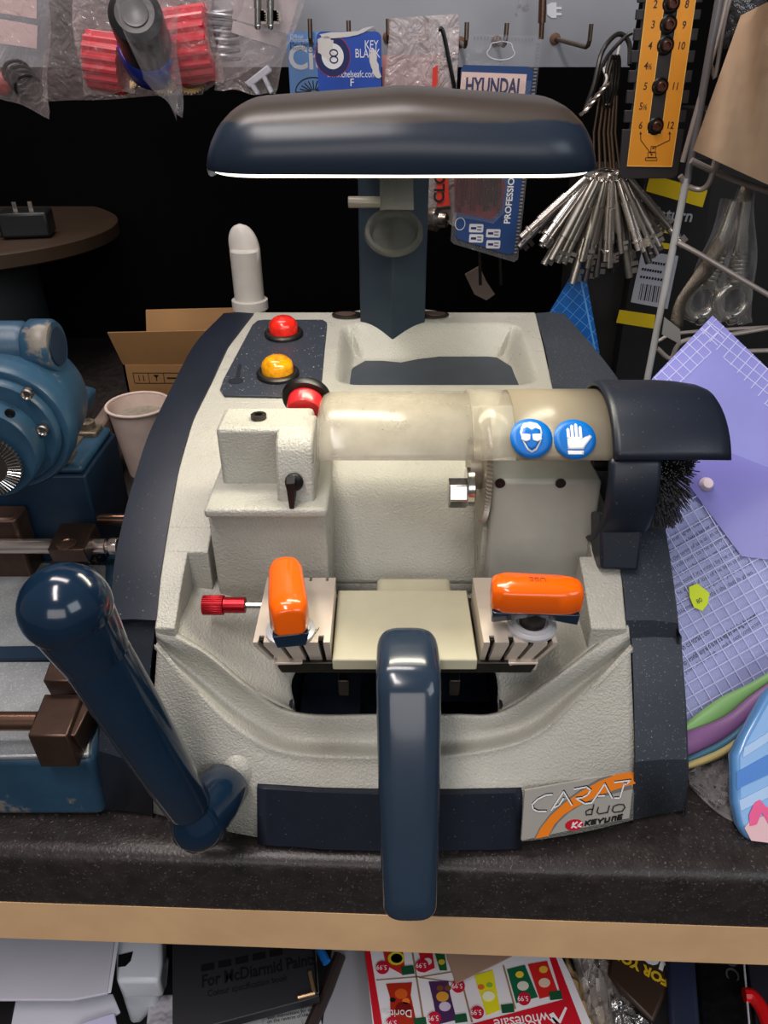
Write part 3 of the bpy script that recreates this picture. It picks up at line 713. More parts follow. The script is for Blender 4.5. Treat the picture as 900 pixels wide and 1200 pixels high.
# ---------- the older blue duplicator on the left ----------
blue = mat('blue_machine_enamel', (38,68,90), .38, vary=.22, vscale=25, wear=(112,106,98), wscale=22, wthr=.60, bump=.1, bscale=300)
dblue = mat('dark_blue_panel', (20,40,60), .4, vary=.2, vscale=20)
bed_sparkle = mat('sparkle_painted_bed', (150,154,158), .38, .4, speck=(184,186,186), sscale=900, sthr=.60, vary=.15, vscale=40)  # speckled bed, sparkle of the ceiling light painted in with paler colour
brownm = mat('brown_oxide_steel', (78,60,52), .36, .75, vary=.18, vscale=60)
rod_b = mat('brown_rod', (130,100,84), .25, .9, vary=.12, vscale=30)
rod_l = mat('pale_rod', (205,190,180), .25, .9, vary=.06, vscale=30)
grime = mat('rusty_grey_plate', (112,100,86), .45, .6, vary=.25, vscale=90, speck=(210,205,195), sscale=500, sthr=.68)
lm = thing('blue_key_machine', 'old blue key duplicating machine with a round motor, left of the grey machine', 'machine', (-.32,.45,0))
m = MB(); xr = -.1975
m.prism([V3((-.46,.334,.004)),V3((xr-.002,.334,.004)),V3((xr-.002,.60,.004)),V3((-.46,.60,.004))], top=[V3((-.46,.336,.063)),V3((xr,.336,.063)),V3((xr,.60,.063)),V3((-.46,.60,.063))])
obj('base', m, blue, lm, bev=.006, seg=3)
m = MB()
o1 = [W(-60,765,.067),W(120,765,.067),W(124,662,.067),W(-60,655,.067)]; m.hexa([p+V3((0,0,-.005)) for p in o1], o1)
o1 = [W(-60,888,.066),W(104,884,.066),W(112,775,.066),W(-60,775,.066)]; m.hexa([p+V3((0,0,-.004)) for p in o1], o1)
obj('bed', m, bed_sparkle, lm, bev=.0012)
m = MB(); o1 = [W(-60,775,.068),W(72,771,.068),W(74,758,.068),W(-60,760,.068)]; m.hexa([p+V3((0,0,-.004)) for p in o1], [p+V3((0,0,.0015)) for p in o1]); obj('bed_rib', m, dblue, lm)
# clamp blocks and rods
def blk(name, q, z, drop, dx_=0, dy_=.004, mm=brownm, bev=.001):
    t = [W(x,y,z) for x,y in q]; b = [p+V3((dx_,dy_,-drop)) for p in t]; m = MB(); m.hexa(b, t); return obj(name, m, mm, lm, bev=bev)
blk('jaw_block', [(32,862),(78,862),(97,813),(52,813)], .092, .026, .004, -.004)
blk('jaw_block', [(50,798),(92,798),(98,765),(62,765)], .105, .020)
blk('jaw_block', [(78,862),(88,862),(113,812),(97,813)], .088, .022)
m = MB(); p = W(75,772,.105); m.lathe([(.007,0),(.007,.003),(.004,.0035),(.003,.001),(0,.001)], p, (0,0,1), 24); obj('clamp_screw', m, rod_b, lm)
b_ = blk('carriage_block', [(55,644),(98,644),(112,613),(71,613)], .118, .016)
m = MB(); p = W(78,638,.118); m.lathe([(.0085,0),(.0085,.0012),(.0065,.0014),(.006,.0004),(0,.0004)], p, (0,0,1), 28); obj('block_stamp', m, rod_b, b_)
blk('carriage_block', [(58,662),(96,662),(98,650),(62,650)], .098, .030)
def rod(name, xa, xb, py, z, r, mm):
    m = MB(); a = W(xa,py,z); b = W(xb,py,z); b.y = a.y; m.cyl(a, b, r, 20); return obj(name, m, mm, lm)
rod('front_rod', -80, 45, 845, .085, .0065, rod_b)
rod('guide_rod', -80, 124, 640, .105, .0066, rod_l)
rod('rear_rod', 16, 150, 609, .105, .0056, rod_b)
m = MB(); a = W(124,640,.105); m.cyl(a, a+V3((.004,0,0)), .0045, 20); m.cyl(a+V3((.0035,0,0)), a+V3((.011,0,0)), .0075, 8); obj('rod_nut', m, rod_l, lm, bev=.0006)
m = MB(); m.box((-.40,.535,.06),(-.317,.56,.128)); obj('bearing_block', m, brownm, lm, bev=.003)
m = MB(); 
for i in range(150):
    c = W(random.gauss(108,7), random.uniform(628,700), random.uniform(.066,.085)); d = V3((random.gauss(0,1),random.gauss(0,1),random.gauss(0,1))).normalized()*.0022; m.tube([c,c+d],[.0003,.0003],4)
obj('brass_swarf', m, mat('brass_shavings', (150,136,96), .35, .8), lm, kind='stuff')
# pedestal, motor
m = MB(); m.box((-.46,.564,.06),(-.2607,.650,.155)); obj('motor_pedestal', m, dblue, lm, bev=.002)
m = MB(); m.box((-.46,.566,.155),(-.263,.648,.163)); obj('mounting_plate', m, blue, lm, bev=.004, seg=3)
m = MB(); m.box((-.46,.578,.162),(-.275,.592,.167)); m.box((-.46,.578,.162),(-.28,.636,.165)); obj('foot_plate', m, grime, lm, bev=.0015)
m = MB(); m.box((-.295,.622,.160),(-.268,.642,.168)); obj('foot_plate', m, grime, lm, bev=.0015)
for x, y, z in ((73,533,.167),(101,494,.168)):
    m = MB(); p = W(x,y,z+.006); m.lathe([(.0075,-.006),(.0075,0),(.0045,.0005),(.004,-.002),(0,-.002)], p, (0,0,1), 22); obj('foot_bolt', m, grime, lm)
ax = V3((.10,-1,-.02)).normalized(); c0 = V3((-.2835,.50,.231))
def at_(h): return c0+ax*h
m = MB(); m.lathe([(0,-.080),(.036,-.078),(.044,-.070),(.047,-.058),(.048,-.03),(.0488,-.012),(.0505,-.011),(.0505,.0),(.048,.0045),(.0465,.005),(.042,.004),(.042,.002),(0,.002)], c0, ax, 64); obj('motor_housing', m, blue, lm, ang=40)
m = MB(); m.lathe([(.0425,0),(.0425,.010),(.0405,.0125),(0,.0125)], c0, ax, 64); obj('motor_boss', m, blue, lm, ang=40)
m = MB(); c1_ = at_(.012)+V3((-.004,0,-.005)); m.lathe([(.0355,0),(.0355,.018),(.034,.020),(0,.020)], c1_, ax, 64); hubo = obj('spindle_hub', m, blue, lm, ang=40)
u, w_, _ = basis(ax)
for a, r, px_, py_ in ((0,0,33,460),(0,0,51,502)):
    m = MB(); p = PL(px_,py_,at_(.013),ax); m.lathe([(.0042,0),(.0042,.004),(.0032,.0045),(.0022,.003),(0,.003)], p, ax, 20); obj('hub_screw', m, steel, lm)
m = MB(); p = PL(12,484,c1_+ax*.0202,ax); m.lathe([(.0035,0),(.0035,.0008),(.0025,.001),(.0022,.0002),(0,.0002)], p, ax, 20); obj('grub_hole', m, black, hubo)
# cutter with wire-like teeth
m = MB(); c2_ = c1_+ax*.026+V3((.002,0,-.004)); R = .0245; n = 52; vs = []
for h in (0,.003):
    for k in range(2*n): a = 2*pi*k/(2*n); r = R if k%2 else R*.93; vs.append(c2_+ax*h+(u*cos(a)+w_*sin(a))*r)
N2 = 2*n; m.add(vs, [(i,(i+1)%N2,N2+(i+1)%N2,N2+i) for i in range(N2)]+[tuple(range(N2-1,-1,-1)),tuple(range(N2,2*N2))])
m.cyl(c2_+ax*-.008, c2_, .012, 24)
cut = obj('cutter_disc', m, mat('cutter_steel', (120,108,98), .3, .9), lm, ang=15)
m = MB()
for k in range(n):
    a = 2*pi*(k+.5)/n; d = u*cos(a)+w_*sin(a); t = (-u*sin(a)+w_*cos(a)); m.tube([c2_+ax*.0032+d*R*.62+t*-.001, c2_+ax*.0032+d*R*.98],[.0004,.0005],4)
obj('teeth', m, steel_bright, cut)
# capacitor housing over the motor
m = MB(); yb = .545; z0 = Q(40,406,yb).z; xe = Q(62,404,yb).x
m.tube([V3((-.46,yb,z0)),V3((xe-.022,yb,z0)),V3((xe-.018,yb,z0)),V3((xe-.014,yb,z0)),V3((xe,yb,z0)),V3((xe+.003,yb,z0))],[.0192,.0192,.0175,.0206,.0206,.0185],32, hint=V3((0,0,1)))
ch_ = obj('capacitor_housing', m, blue, lm, ang=40)
m = MB(); cc_ = V3((xe+.003,yb,z0)); m.cyl(cc_,cc_+V3((.0012,0,0)),.0145,32); obj('end_badge', m, dblue, ch_)
m = MB(); m.prism([V3((-.46,.53,.235)),V3((xe-.004,.53,.235)),V3((xe-.004,.565,.235)),V3((-.46,.565,.235))], (0,0,z0-.235)); obj('housing_saddle', m, blue, lm, bev=.004)
m = MB(); p = Q(99,468,.585); m.box((-.006,-.012,-.008),(.006,.012,.008), Matrix.Translation(p) @ Matrix.Rotation(radians(20),4,'Y')); obj('motor_lug', m, blue, lm, bev=.003)
# spare castings behind the motor
m = MB(); q = [(100,512),(118,502),(130,484),(126,468),(112,488),(100,500)]; pts = [W(x,y,.085) for x,y in q]; m.prism([V3((p.x,p.y,0)) for p in pts], (0,0,.085))
obj('offcut_block', m, mat('grey_brown_casting', (120,104,94), .6, vary=.2), None, bev=.003, label='grey brown metal casting lying between blue motor and paper cup', cat='metal part')
m = MB(); m.hexa([V3((-.52,.83,0)),V3((-.41,.80,0)),V3((-.39,.90,0)),V3((-.50,.95,0))],[V3((-.52,.83,.105)),V3((-.415,.80,.105)),V3((-.395,.90,.09)),V3((-.50,.95,.105))]); obj('black_case', m, mat('black_case', (20,19,18), .5), None, bev=.003, label='black slab-sided case standing behind the blue motor', cat='case')
# paper cup
cup_m = mat('dirty_white_paper', (222,200,190), .6, vary=.08, vscale=40, wear=(150,130,120), wscale=35, wthr=.68)
cup = thing('paper_cup', 'grubby white paper cup with a rolled rim in front of the cardboard box', 'cup', (-.308,.857,0))
m = MB(); m.lathe([(.0265,.0),(.0268,.002),(.0375,.092),(.0362,.092),(.0258,.008),(0,.008)], (-.308,.857,.0), (0,0,1), 48); obj('cup_wall', m, cup_m, cup, ang=60)
m = MB(); m.tube([V3((-.308+.0385*cos(a),.857+.0385*sin(a),.0935)) for a in [2*pi*i/48 for i in range(48)]], .0019, 10, closed=True); obj('rolled_rim', m, cup_m, cup)
m = MB(); m.lathe([(.0355,0),(.0,0.0005)], (-.308,.857,.076), (0,0,1), 40); obj('dusty_contents', m, mat('grey_dust', (150,142,126), .9, vary=.2, vscale=200), cup)
# cardboard box
card = mat('brown_cardboard', (158,118,74), .75, vary=.06, vscale=15)
cb = thing('cardboard_box', 'open brown cardboard box with handling symbols behind the paper cup', 'box', (-.28,1.0,0))
fa_ = Q(151,455,.955); x0 = Q(146,440,.955).x; x1 = x0+.175; zt = Q(150,428,.955).z
m = MB(); m.box((x0,.955,.0),(x1,.958,zt)); m.box((x0,.955,0),(x0+.003,1.07,zt)); m.box((x1-.003,.955,0),(x1,1.07,zt)); m.box((x0,1.067,0),(x1,1.07,zt)); m.box((x0,.955,0),(x1,1.07,.003)); obj('carton', m, card, cb)
m = MB(); t1 = Q(140,390,.94); t1.z = max(t1.z, zt+.02); m.hexa([V3((x0,.957,zt)),V3((x1,.957,zt)),V3((x1,.958,zt+.002)),V3((x0,.958,zt+.002))],[V3((x0-.006,t1.y,t1.z)),V3((x1+.01,t1.y,t1.z+.004)),V3((x1+.01,t1.y+.003,t1.z+.004)),V3((x0-.006,t1.y+.003,t1.z))]); obj('front_flap', m, card, cb)
m = MB(); tb_ = Q(148,364,1.08).z; m.hexa([V3((x0+.002,1.067,zt)),V3((x1,1.067,zt)),V3((x1,1.07,zt)),V3((x0+.002,1.07,zt))],[V3((x0+.003,1.082,tb_)),V3((x1,1.082,tb_+.004)),V3((x1,1.085,tb_+.004)),V3((x0+.003,1.085,tb_))]); obj('rear_flap', m, card, cb)
m = MB(); fb = Fr((x0,.9548,0),(1,0,0),(0,0,1)); 
def line_(mb, fr, a, b, w, n0=0, th=.0003):
    A=V3((*a,0)); B=V3((*b,0)); d=(B-A).normalized(); q=V3((-d.y,d.x,0))*w/2; plate(mb, fr, [tuple((A-q)[:2]),tuple((B-q)[:2]),tuple((B+q)[:2]),tuple((A+q)[:2])], th, n0)
def loop(mb, fr, pts, w, n0=0):
    for i in range(len(pts)): line_(mb, fr, pts[i], pts[(i+1)%len(pts)], w, n0)
s0 = fb.px(158,449); s1 = fb.px(209,437); dxs = (s1[0]-s0[0])/3
for i in range(3):
    a = s0[0]+i*dxs; loop(m, fb, [(a,s0[1]),(a+dxs,s0[1]),(a+dxs,s1[1]),(a,s1[1])], .0008)
yy0, yy1 = s0[1]+.003, s1[1]-.003; a = s0[0]
line_(m, fb, (a+dxs*.35,yy0), (a+dxs*.35,yy1), .001); line_(m, fb, (a+dxs*.65,yy0), (a+dxs*.65,yy1), .001)
a += dxs; line_(m, fb, (a+dxs*.5,yy0), (a+dxs*.5,yy1), .001); plate(m, fb, [(a+dxs*.3,yy1),(a+dxs*.7,yy1),(a+dxs*.5,(yy0+yy1)/2)], .0003)
a += dxs; line_(m, fb, (a+dxs*.2,(yy0+yy1)/2), (a+dxs*.8,(yy0+yy1)/2), .002)
obj('handling_symbols', m, black_t, cb, flat=True)
# white spout
wp = thing('white_pipe_end', 'white plastic pipe with a slanted rounded tip behind the grey machine', 'pipe', (-.168,.93,0))
cX = Q(293,355,.93).x; zb_ = Q(293,362,.93).z; zt_ = Q(290,263,.93).z; rr_ = .0185
m = MB(); rows = []
for i in range(33):
    t = i/32; z = lerp(0, zt_-.030, min(1,t*1.6)) if t < .625 else lerp(zt_-.030, zt_, (t-.625)/.375); k = 1 if t < .625 else sqrt(max(.004,1-((t-.625)/.375)**2.4)); off = 0 if t < .625 else .004*((t-.625)/.375)
    rows.append([V3((cX-off+rr_*k*cos(a), .93+off+rr_*k*sin(a)*(1 if sin(a) > 0 else (.55 if t > .625 else 1)), z)) for a in [2*pi*j/28 for j in range(28)]])
m.loft(rows); wpm = mat('white_pvc', (214,208,200), .35, vary=.05); obj('pipe', m, wpm, wp, ang=45)
m = MB(); m.lathe([(.0187,0),(.0225,.001),(.0225,.012),(.0187,.013)], (cX,.93,zb_), (0,0,1), 32); obj('collar', m, wpm, wp)
# dim corner behind
dw = mat('dark_stained_wood', (52,38,26), .5, vary=.15, vscale=12)
st_ = thing('round_stool', 'dim round wooden stool top standing behind the blue motor', 'stool', (-.62,1.28,0))
m = MB(); m.lathe([(0,0),(.225,0),(.232,.004),(.232,.022),(.225,.026),(0,.026)], (-.67,1.25,.205), (0,0,1), 64); obj('seat', m, dw, st_)
m = MB(); m.cyl((-.67,1.25,0),(-.67,1.25,.205),.09,24); obj('pedestal', m, mat('slate_grey_panel', (40,44,48), .6), st_)
m = MB(); M_ = Matrix.Translation((-.535,1.17,.233)) @ Matrix.Rotation(.2,4,'Z'); m.box((-.035,-.025,0),(.035,.025,.035), M_); ad = obj('power_adaptor', m, mat('adaptor_black', (26,27,28), .4), None, bev=.004, label='black plug-in power adaptor with two metal pins on the round stool', cat='adaptor')
m = MB(); m.box((-.014,-.004,.035),(-.008,-.001,.047), M_); m.box((.008,-.004,.035),(.014,-.001,.047), M_); obj('plug_pin', m, steel, ad)
m = MB(); m.tube(catmull([V3((-.57,1.17,.24)),V3((-.60,1.15,.27)),V3((-.64,1.15,.30)),V3((-.66,1.17,.28)),V3((-.62,1.18,.24))],6), .007, 8); obj('black_cable', m, mat('adaptor_black', (26,27,28)), None, label='thick black cable coiled on the round stool beside the adaptor', cat='cable')
m = MB(); m.hexa([V3((-1.05,.96,0)),V3((-.70,.96,0)),V3((-.70,.99,0)),V3((-1.05,.99,0))],[V3((-1.05,.96,.425)),V3((-.66,.96,.425)),V3((-.66,.99,.425)),V3((-1.05,.99,.425))]); obj('black_speaker_case', m, mat('black_fabric_case', (7,7,8), .8), None, bev=.012, label='tall black case standing at the far left edge below the hanging bags', cat='case')
# ---------- the setting ----------
m = MB(); m.box((-5,1.42,-.9),(5,1.46,2.6)); obj('wall_back', m, mat('charcoal_wall', (7,7,8), .95, spec=.08, vary=.2, vscale=4), kind='structure')
m = MB(); m.box((-5,-4.0,-.95),(5,1.46,-.90)); obj('floor', m, mat('grey_floor', (70,68,66), .6, vary=.1, vscale=6), kind='structure')
# ---------- hook panel ----------
PY = 1.0
pm = mat('grey_hook_panel_metal', (150,152,158), .42, .35, vary=.12, vscale=6, wear=(120,110,108), wscale=9, wthr=.66)
hp = thing('hook_panel', 'grey metal display panel with steel hooks above the machine', 'panel', (-.2,PY,.45))
zb = Q(500,75,PY).z; xr = Q(742,50,PY).x
m = MB(); m.box((-.78,PY,zb),(xr,PY+.004,.72)); m.box((-.78,PY,zb-.003),(xr,PY+.018,zb)); obj('panel_sheet', m, pm, hp)
hkm = mat('worn_steel_hook', (128,112,98), .35, .9, vary=.2, vscale=80)
for x, y0, y1, dx_ in ((364,22,52,1.5),(409,24,55,1),(455,22,48,.5),(500,22,50,0),(546,26,54,-2),(592,27,53,-3.5),(690,28,55,-5),(768,20,60,-4)):
    if x > 742: continue
    Yt = PY-.075; m = MB(); a = Q(x,y1,Yt); t = Q(x-dx_*.6,y0,Yt); back = V3((a.x+(.006 if x > 600 else 0),PY,a.z+.004)) if x < 680 else V3((a.x-.022,PY,a.z+.008))
    m.tube([back, a+V3((0,.012,0)), a+V3((0,.004,.0015)), a+V3((0,0,.006)), t], .0024, 10); obj('hook', m, hkm, hp)
    m = MB(); m.lathe([(.006,0),(.006,.002),(.003,.003)], back, (0,-1,0), 16); obj('hook_washer', m, mat('rusty_washer', (110,80,64), .6, .5), hp)
m = MB(); fr = Fr((0,PY-.0006,0),(1,0,0),(0,0,1))
plate(m, fr, [fr.px(*p) for p in [(641,6),(646,3),(652,3),(652,8),(658,8),(658,11),(652,11),(652,15),(658,15),(658,18),(652,18),(652,21),(646,21),(641,17)]], .0005)
obj('plug_sign', m, mat('white_sticker', (220,222,228), .5), hp, flat=True)
# steel rod hanging at the top of the panel
m = MB(); Yh = PY-.05; m.cyl(Q(637,-30,Yh), Q(635,27,Yh), .0042, 16); m.cyl(Q(635,27,Yh), Q(634,46,Yh), .0028, 14); obj('hanging_rod', m, rod_b, None, label='thin steel rod hanging in front of the panel above the drill bit pack', cat='rod')

# ---------- cards ----------
def card_fr(px0, py0, Y, tilt=0, lean=0):
    return Fr(Q(px0,py0,Y), (cos(tilt),lean,sin(tilt)), (-sin(tilt),0,cos(tilt)))
lb = mat('pale_blue_card', (112,158,216), .4); db = mat('royal_blue_card', (30,74,170), .35, vary=.18, vscale=25, wear=(80,60,170), wscale=12, wthr=.6)
torn = mat('torn_card_white', (215,210,205), .8); navt = mat('navy_print', (24,34,90), .5); wt_ = mat('card_white_print', (232,230,232), .5)
f = card_fr(336,37,.935); m = MB(); u1, v1 = f.px(392,37); u2, v2 = f.px(392,200)
plate(m, f, rrect(0,-.105,.062,0,.003), .0012); c = obj('key_blank_card', m, lb, None, label='pale blue football card marked City hanging on the leftmost hook', cat='card')
for s, y, sz, mm in (('Official',43,.0050,wt_),('Merchandise',47,.0050,wt_),('Manchester City',52,.0055,navt),('Football Club',56.5,.0055,navt)):
    u, v = f.px(340,y); text('lettering', s, f.M(u,v,.0013), sz, mm, c)
u, v = f.px(338,69); text('city_lettering', 'City', f.M(u,v,.0013), .030, wt_, c, bold=.0008)
m = MB(); u, v = f.px(368,108)
for k in range(9):
    a = radians(20+k*18); line_(m, f, (u+.004*cos(a),v+.002*sin(a)), (u+.016*cos(a),v+.011*sin(a)), .0012, .0012)
loop(m, f, ell(u,v,.020,.014,20,0,pi), .0012, .0012); obj('card_emblem', m, black_t, c, flat=True)
f = card_fr(371,45,.905,0,-.02); m = MB(); W_ = f.px(447,45)[0]; Hh = .095
plate(m, f, rrect(0,-Hh,W_,.006,.006), .0012); c = obj('key_blank_card', m, db, None, label='royal blue KEY BLANK card with peeled white patches on the second hook', cat='card')
u, v = f.px(390,66); m = MB(); plate(m, f, ell(u,v,.0185,.0185,32), .0004, .0011); e1 = obj('round_crest', m, mat('crest_red', (170,40,70), .5), c, flat=True)
m = MB(); plate(m, f, ell(u,v,.0178,.0178,32), .0004, .0013); obj('crest_band', m, navt, e1, flat=True)
m = MB(); plate(m, f, ell(u,v,.0115,.0115,32), .0004, .0015); obj('crest_centre', m, wt_, e1, flat=True)
def torn_poly(pts, nm='torn_patch'):
    m = MB(); P = []
    for i,(x,y) in enumerate(pts):
        x2,y2 = pts[(i+1)%len(pts)]
        for k in range(3): t=k/3; P.append(f.px(lerp(x,x2,t)+random.uniform(-1,1), lerp(y,y2,t)+random.uniform(-1,1)))
    plate(m, f, P, .0003, .0018); obj(nm, m, torn, c, flat=True)
torn_poly([(372,47),(384,42),(391,48),(389,60),(394,64),(386,72),(380,66),(373,62)])
torn_poly([(437,56),(441,62),(443,76),(447,90),(443,92),(437,86),(434,76),(433,64)])
torn_poly([(374,40),(420,36),(438,30),(420,41),(380,45)])
for k in range(2):
    line_m = MB(); a = f.px(388,66); loop(line_m, f, ell(a[0]+.003,a[1]-.003+.006*k,.004,.003,12), .0012, .0019); obj('crest_lion', line_m, navt, e1, flat=True)
for s, x, y, sz in (('KEY',427,53,.0112),('BLANK',416,63,.0112),('www.chelseafc.com',383,87,.0088)):
    u, v = f.px(x,y); text('lettering', s, f.M(u,v,.0013), sz, wt_, c, sx=.74)
u, v = f.px(410,97); text('lettering', 'F', f.M(u,v,.0013), .010, wt_, c)
f = card_fr(513,36,.955); m = MB(); plate(m, f, rrect(0,-.11,f.px(537,36)[0],0,.005), .0012); c = obj('key_blank_card', m, mat('grey_white_card', (200,196,202), .5), None, label='white card with a green band and the letters TIC behind the black strap', cat='card')
u, v = f.px(514,66); text('lettering', '.TIC', f.M(u,v,.0013), .0125, black_t, c, bold=.0003); u, v = f.px(514,72); text('lettering', 'L CLUB', f.M(u,v,.0013), .0055, black_t, c)
m = MB(); a = f.px(515,75.5); b = f.px(537,78.5); plate(m, f, [(a[0],a[1]),(b[0],a[1]),(b[0],b[1]),(a[0],b[1])], .0003, .0012); obj('green_band', m, mat('green_print', (20,96,60), .5), c, flat=True)
m = MB(); m.tube(catmull([Q(514,34,.90),Q(519,37,.90),Q(526,70,.90),Q(534,112,.90),Q(538,150,.90)],5), .0022, 8); obj('cable_tie', m, black, None, label='black strap hanging over the white card left of the drill bit pack', cat='strap')

# ---------- clear plastic ----------
def clearplastic(name, tint, base=.16, edge=.75, rough=.12, wr=60):
    m = bpy.data.materials.new(name); m.use_nodes = True; nt = m.node_tree; N = nt.nodes; L = nt.links
    p = N['Principled BSDF']; p.inputs['Base Color'].default_value = srgb(*tint); p.inputs['Roughness'].default_value = rough; p.inputs['Specular IOR Level'].default_value = 1
    tr_ = N.new('ShaderNodeBsdfTransparent'); mx = N.new('ShaderNodeMixShader'); lw_ = N.new('ShaderNodeLayerWeight'); lw_.inputs[0].default_value = .35
    mr = N.new('ShaderNodeMapRange'); mr.inputs['To Min'].default_value = base; mr.inputs['To Max'].default_value = edge
    tc = N.new('ShaderNodeTexCoord'); nz = N.new('ShaderNodeTexNoise'); nz.inputs['Scale'].default_value = wr; nz.inputs['Detail'].default_value = 2; nz.inputs['Distortion'].default_value = 1.5
    L.new(tc.outputs['Object'], nz.inputs['Vector']); b = N.new('ShaderNodeBump'); b.inputs['Strength'].default_value = .8; b.inputs['Distance'].default_value = .006; L.new(nz.outputs['Fac'], b.inputs['Height'])
    L.new(b.outputs['Normal'], p.inputs['Normal']); L.new(b.outputs['Normal'], lw_.inputs['Normal']); L.new(lw_.outputs['Facing'], mr.inputs['Value']); L.new(mr.outputs['Result'], mx.inputs[0]); L.new(tr_.outputs[0], mx.inputs[1]); L.new(p.outputs[0], mx.inputs[2])
    L.new(mx.outputs[0], N['Material Output'].inputs['Surface']); return m
film = clearplastic('clear_plastic_film', (225,208,206), .07, .62); film_milky = clearplastic('milky_plastic_film', (214,198,196), .45, .85, .2); film_hard = clearplastic('hard_clear_plastic', (190,190,198), .08, .6, .08, 25)
film_win = clearplastic('thin_window_plastic', (200,196,198), .04, .45, .08, 30)
def bag_mesh(pts, Y, puff=.012, n=14, seed=1, wr=.003):
    """pts: top-left, top-right, bottom-right, bottom-left in the photo; a soft closed pouch."""
    rnd = random.Random(seed); ph = [rnd.uniform(0,6) for _ in range(8)]
    tl, tr, brr, bl = [Q(x,y,Y) for x,y in pts]; m = MB()
    for sgn in (-1,1):
        rows = []
        for j in range(n+1):
            v = j/n; row = []
            for i in range(n+1):
                u = i/n; p = (tl*(1-u)+tr*u)*(1-v)+(bl*(1-u)+brr*u)*v; e = (4*u*(1-u))**.5*min(1,(1-v)*5)**.5*min(1,.3+v)
                w = sin(u*9+ph[0]+3*v)*cos(v*7+ph[1])+.6*sin(u*17+ph[2]-v*11)+.5*sin((u+v)*23+ph[3])
                row.append(p+V3((wr*.7*sin(v*9+ph[4])*(1 if 0<v<1 else .3), sgn*(puff*e*(.75)+wr*w*e*.8)+wr*.6*sin(u*5+v*4+ph[5]), wr*.5*sin(u*11+ph[6])*(v>0))))
            rows.append(row)
        for r in (0,n):
            pass
        m.grid(rows)
    return m
def bag(name, pts, Y, label, puff=.012, mm=None, seed=1, wr=.003):
    return obj(name, bag_mesh(pts, Y, puff, 16, seed, wr), mm or film, None, label=label, cat='plastic bag', recalc=False, ang=80)
def bag_label(par, pts, Y, mm, name='paper_label'):
    m = MB(); P = [Q(x,y,Y) for x,y in pts]; m.hexa(P, [p+V3((0,.0006,0)) for p in P]); return obj(name, m, mm, par)
pinkp = mat('pinkish_paper', (214,186,184), .7); greyp = mat('grey_bag_label', (196,184,186), .6)
def ribbed(name, a, b, r, ribs, mm, label, cat, n=40, depth=.08, close=True):
    a = V3(a); b = V3(b); L_ = (b-a).length; prof = [(0,0),(r*.8,0)]
    for k in range(ribs): t0 = k/ribs; prof += [(r,L_*(t0+.08/ribs)),(r,L_*(t0+.72/ribs)),(r*(1-depth),L_*(t0+.8/ribs)),(r*(1-depth),L_*(t0+1.0/ribs))]
    prof += [(r*.8,L_),(0,L_)]; m = MB(); m.lathe(prof, a, (b-a), n); return obj(name, m, mm, None, label=label, cat=cat, ang=40)
def fluted(name, a, b, r, fl, mm, label, cat, depth=.1):
    a = V3(a); b = V3(b); u, w, ax_ = basis(b-a); n = fl*4; rows = []; L_ = (b-a).length
    for h, k in ((0,.0),(0,.85),(.03,1),(.97,1),(1,.85),(1,.6),(.8,.55),(.8,0)):
        rows.append([a+ax_*h*L_+(u*cos(2*pi*i/n)+w*sin(2*pi*i/n))*r*k*(1-(depth if i%4 in (0,1) else 0)) for i in range(n)])
    m = MB(); m.grid(rows, True); return obj(name, m, mm, None, label=label, cat=cat, ang=25, bev=0)
redp = mat('red_ribbed_plastic', (206,24,48), .28, vary=.1, vscale=30)
bag('plastic_bag', [(60,-40),(250,-40),(238,110),(48,120)], .985, 'large grey clear bag hanging flat against the panel behind the red connectors', .004, clearplastic('dull_film',(150,136,134),.35,.7), 3, .0015)
b1 = bag('plastic_bag', [(-45,-40),(58,-40),(56,138),(-45,95)], .875, 'clear bag with a pinkish paper label at the far left holding black rings', .010, None, 5)
bag_label(b1, [(-45,-40),(43,-40),(43,22),(-45,8)], .872, pinkp); bag_label(b1, [(-45,14),(44,30),(43,57),(-45,44)], .872, pinkp)
for k in range(4):
    m = MB(); c_ = Q(20+k*4.5,86+k*5.5,.876); a_ = V3((.6,-1,-.6)).normalized(); u,w,_ = basis(a_); m.tube([c_+(u*cos(q)+w*sin(q))*.0125 for q in [2*pi*i/32 for i in range(32)]], .0019, 8, closed=True)
    obj('rubber_ring', m, mat('black_rubber', (28,26,26), .35), None, label='black rubber ring stacked in the clear bag at far left', cat='ring', group='black rubber rings in the far left bag')
m = MB(); m.ball(Q(2,98,.876),(.010,.007,.011),20); obj('red_button', m, mat('dull_red', (150,50,44), .4), None, label='small dull red cap beside the black rings in the leftmost bag', cat='cap')
fluted('hose_connector', Q(104,70,.90), Q(146,76,.90), .0275, 16, redp, 'ribbed red plastic connector hanging in a bag left of the black and blue part', 'connector')
fluted('hose_connector', Q(198,57,.90), Q(250,50,.90), .0345, 18, redp, 'ribbed red plastic connector hanging in a bag right of the black and blue part', 'connector')
bag('plastic_bag', [(78,-40),(150,-40),(158,108),(98,113)], .885, 'clear bag holding the left red ribbed connector', .030, None, 8)
bag('plastic_bag', [(180,-40),(240,-40),(262,96),(196,100)], .885, 'clear bag holding the right red ribbed connector', .036, None, 9)
